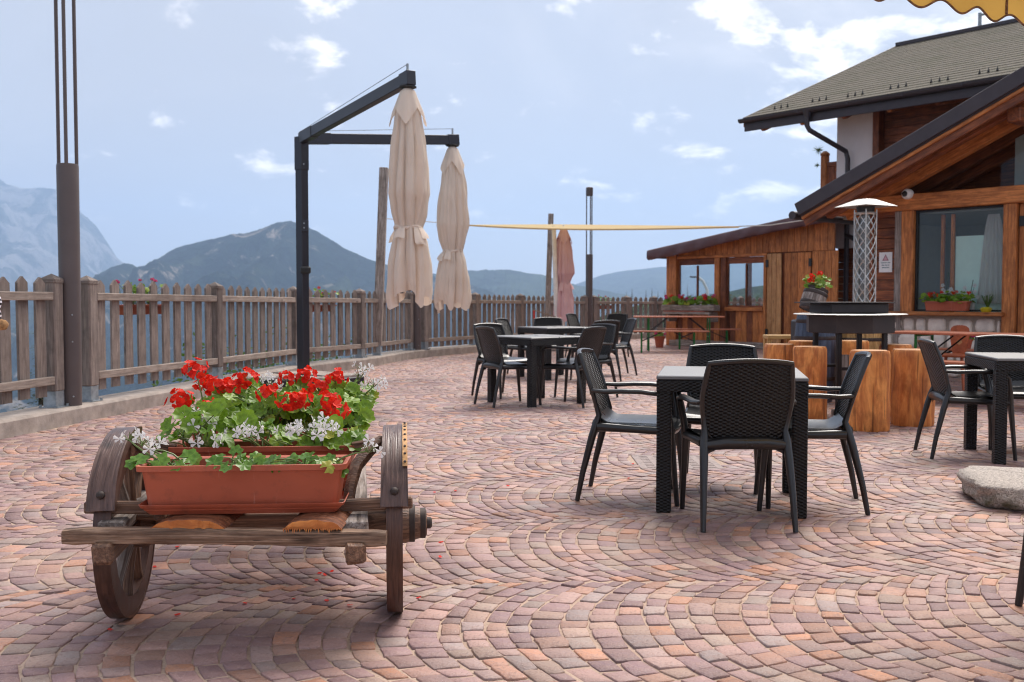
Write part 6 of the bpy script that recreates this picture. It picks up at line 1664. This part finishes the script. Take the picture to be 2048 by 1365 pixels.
for sx_ in (-1, 1):
    for sy in (-1, 1): beam('leg', M @ Vector((sx_ * .13, sy * .12, .42)), M @ Vector((sx_ * .18, sy * .18, 0)), .035, .035, M_redw, hc)
# ---- flower boxes hung outside the fence
def hangbox(a, b, f, label, kinds, pl, seed):
    d = (b - a); d.z = 0; d.normalize(); nrm = Vector((d.y, -d.x, 0)); p = a.lerp(b, f) - nrm * .16; z = .98 - fence_drop(p)
    M = Matrix.Translation((p.x, p.y, z)) @ RZ(math.atan2(d.y, d.x)); planter(0, 0, .78, label, M0=M, dep=.18, hgt=.12, saucer=False, group='flower boxes hung outside the fence')
    for k, q in enumerate((-.2, .2)): flowers(M @ Vector((q, 0, .12)), pl[k], seed + k, (.2, .08), (.03, .26), 24, 3, kinds, (.025, .04), 'flowers in the boxes outside the fence', .5)
hangbox(POSTS[1], POSTS[2], .46, 'terracotta box hung outside the fence right of the near lamp', 'p', ['pink flowers nearer to the lamp, above the pickets of the first panel', 'pink flowers farther from the lamp, above the pickets of the first panel'], 110)
hangbox(POSTS[3], POSTS[4], .5, 'terracotta box hung outside the fence right of the parasol post', 'r', ['red flowers peeping between pickets right beside the parasol post', 'red flowers peeping between pickets before the leaning pole'], 120)
hangbox(POSTS[11], POSTS[12], .4, 'terracotta box hung outside the fence right of the far lamp', 'pr', ['red and pink flowers just right of the far lamp', 'pink flowers between the far lamp and the far beer table'], 130)
# ---- striped ornament with a cork knob at the left edge
orn = thing('cork_ornament', 'black and white wound rod with a cork knob poking in at the left edge', 'ornament', (-2.6, 5.0, .9))
p_ = pp(-2, 650, 5.0); q_ = pp(2, 603, 5.0)
k_ = MB(); k_.lathe([(.001, -.028), (.022, -.024), (.032, -.008), (.032, .008), (.022, .022), (.001, .028)], 18, T(p_.x + .012, p_.y, p_.z)); k_.build('cork_knob', plain('cork', (.36, .20, .09), .9, .2, 0, .35, 60, .8, 120), orn, None, True)
M_bw = NT('black_white_winding'); v_ = M_bw.coord((1, 1, 1), False); wv_ = M_bw.n('ShaderNodeTexWave'); wv_.bands_direction = 'Z'; wv_.inputs['Scale'].default_value = 14; wv_.inputs['Distortion'].default_value = 2.5; M_bw.l(v_, wv_.inputs['Vector'])
M_bwm = M_bw.fin(M_bw.ramp(wv_.outputs['Fac'], [(.45, (.02, .02, .025)), (.55, (.75, .74, .76))]), .3)
MB().lathe([(.018, -.01), (.024, .02), (.018, .05), (.027, .08), (.020, .11), (.005, .125)], 14, T(p_.x - .012, p_.y, p_.z + .03)).build('winding', M_bwm, orn, None, True)
MB().tube([(p_.x - .01, p_.y, p_.z), (p_.x - .35, p_.y + .05, p_.z + .02), (p_.x - .45, p_.y + .05, 0)], .018, 8).build('stand', M_brown, orn, None, True)
# ---- curved street lamp beyond the annex
sl2 = thing('street_lamp', 'curved white street lamp standing beyond the annex, seen through its left window', 'lamp', tuple(pp(1417, 612, 36)))
a_ = pp(1417, 605, 36); pts = [Vector((a_.x, 36, -4)), a_, pp(1414, 580, 36), pp(1406, 563, 36), pp(1396, 555, 36)]
MB().tube(pts, .055, 8).build('pole', M_white, sl2, None, True)
h1, h2 = pp(1398, 555, 36), pp(1380, 554, 36); beam('lamp_head', h1, h2, .16, .06, M_steelb, sl2, .02)

# ================================================================== HAZE
hz = MB(); hz.box((600, 4700, 300), (24000, 15400, 1700)); 
hm = bpy.data.materials.new('haze_air'); hm.use_nodes = True; nt = hm.node_tree; nt.nodes.clear()
ho = nt.nodes.new('ShaderNodeOutputMaterial'); pv = nt.nodes.new('ShaderNodeVolumePrincipled')
pv.inputs['Color'].default_value = (.50, .69, 1.0, 1); pv.inputs['Density'].default_value = .000115; pv.inputs['Anisotropy'].default_value = .25
nt.links.new(pv.outputs[0], ho.inputs['Volume'])
tag(hz.build('haze', hm), 'thin blue summer haze filling the valley air', None, None, 'stuff')
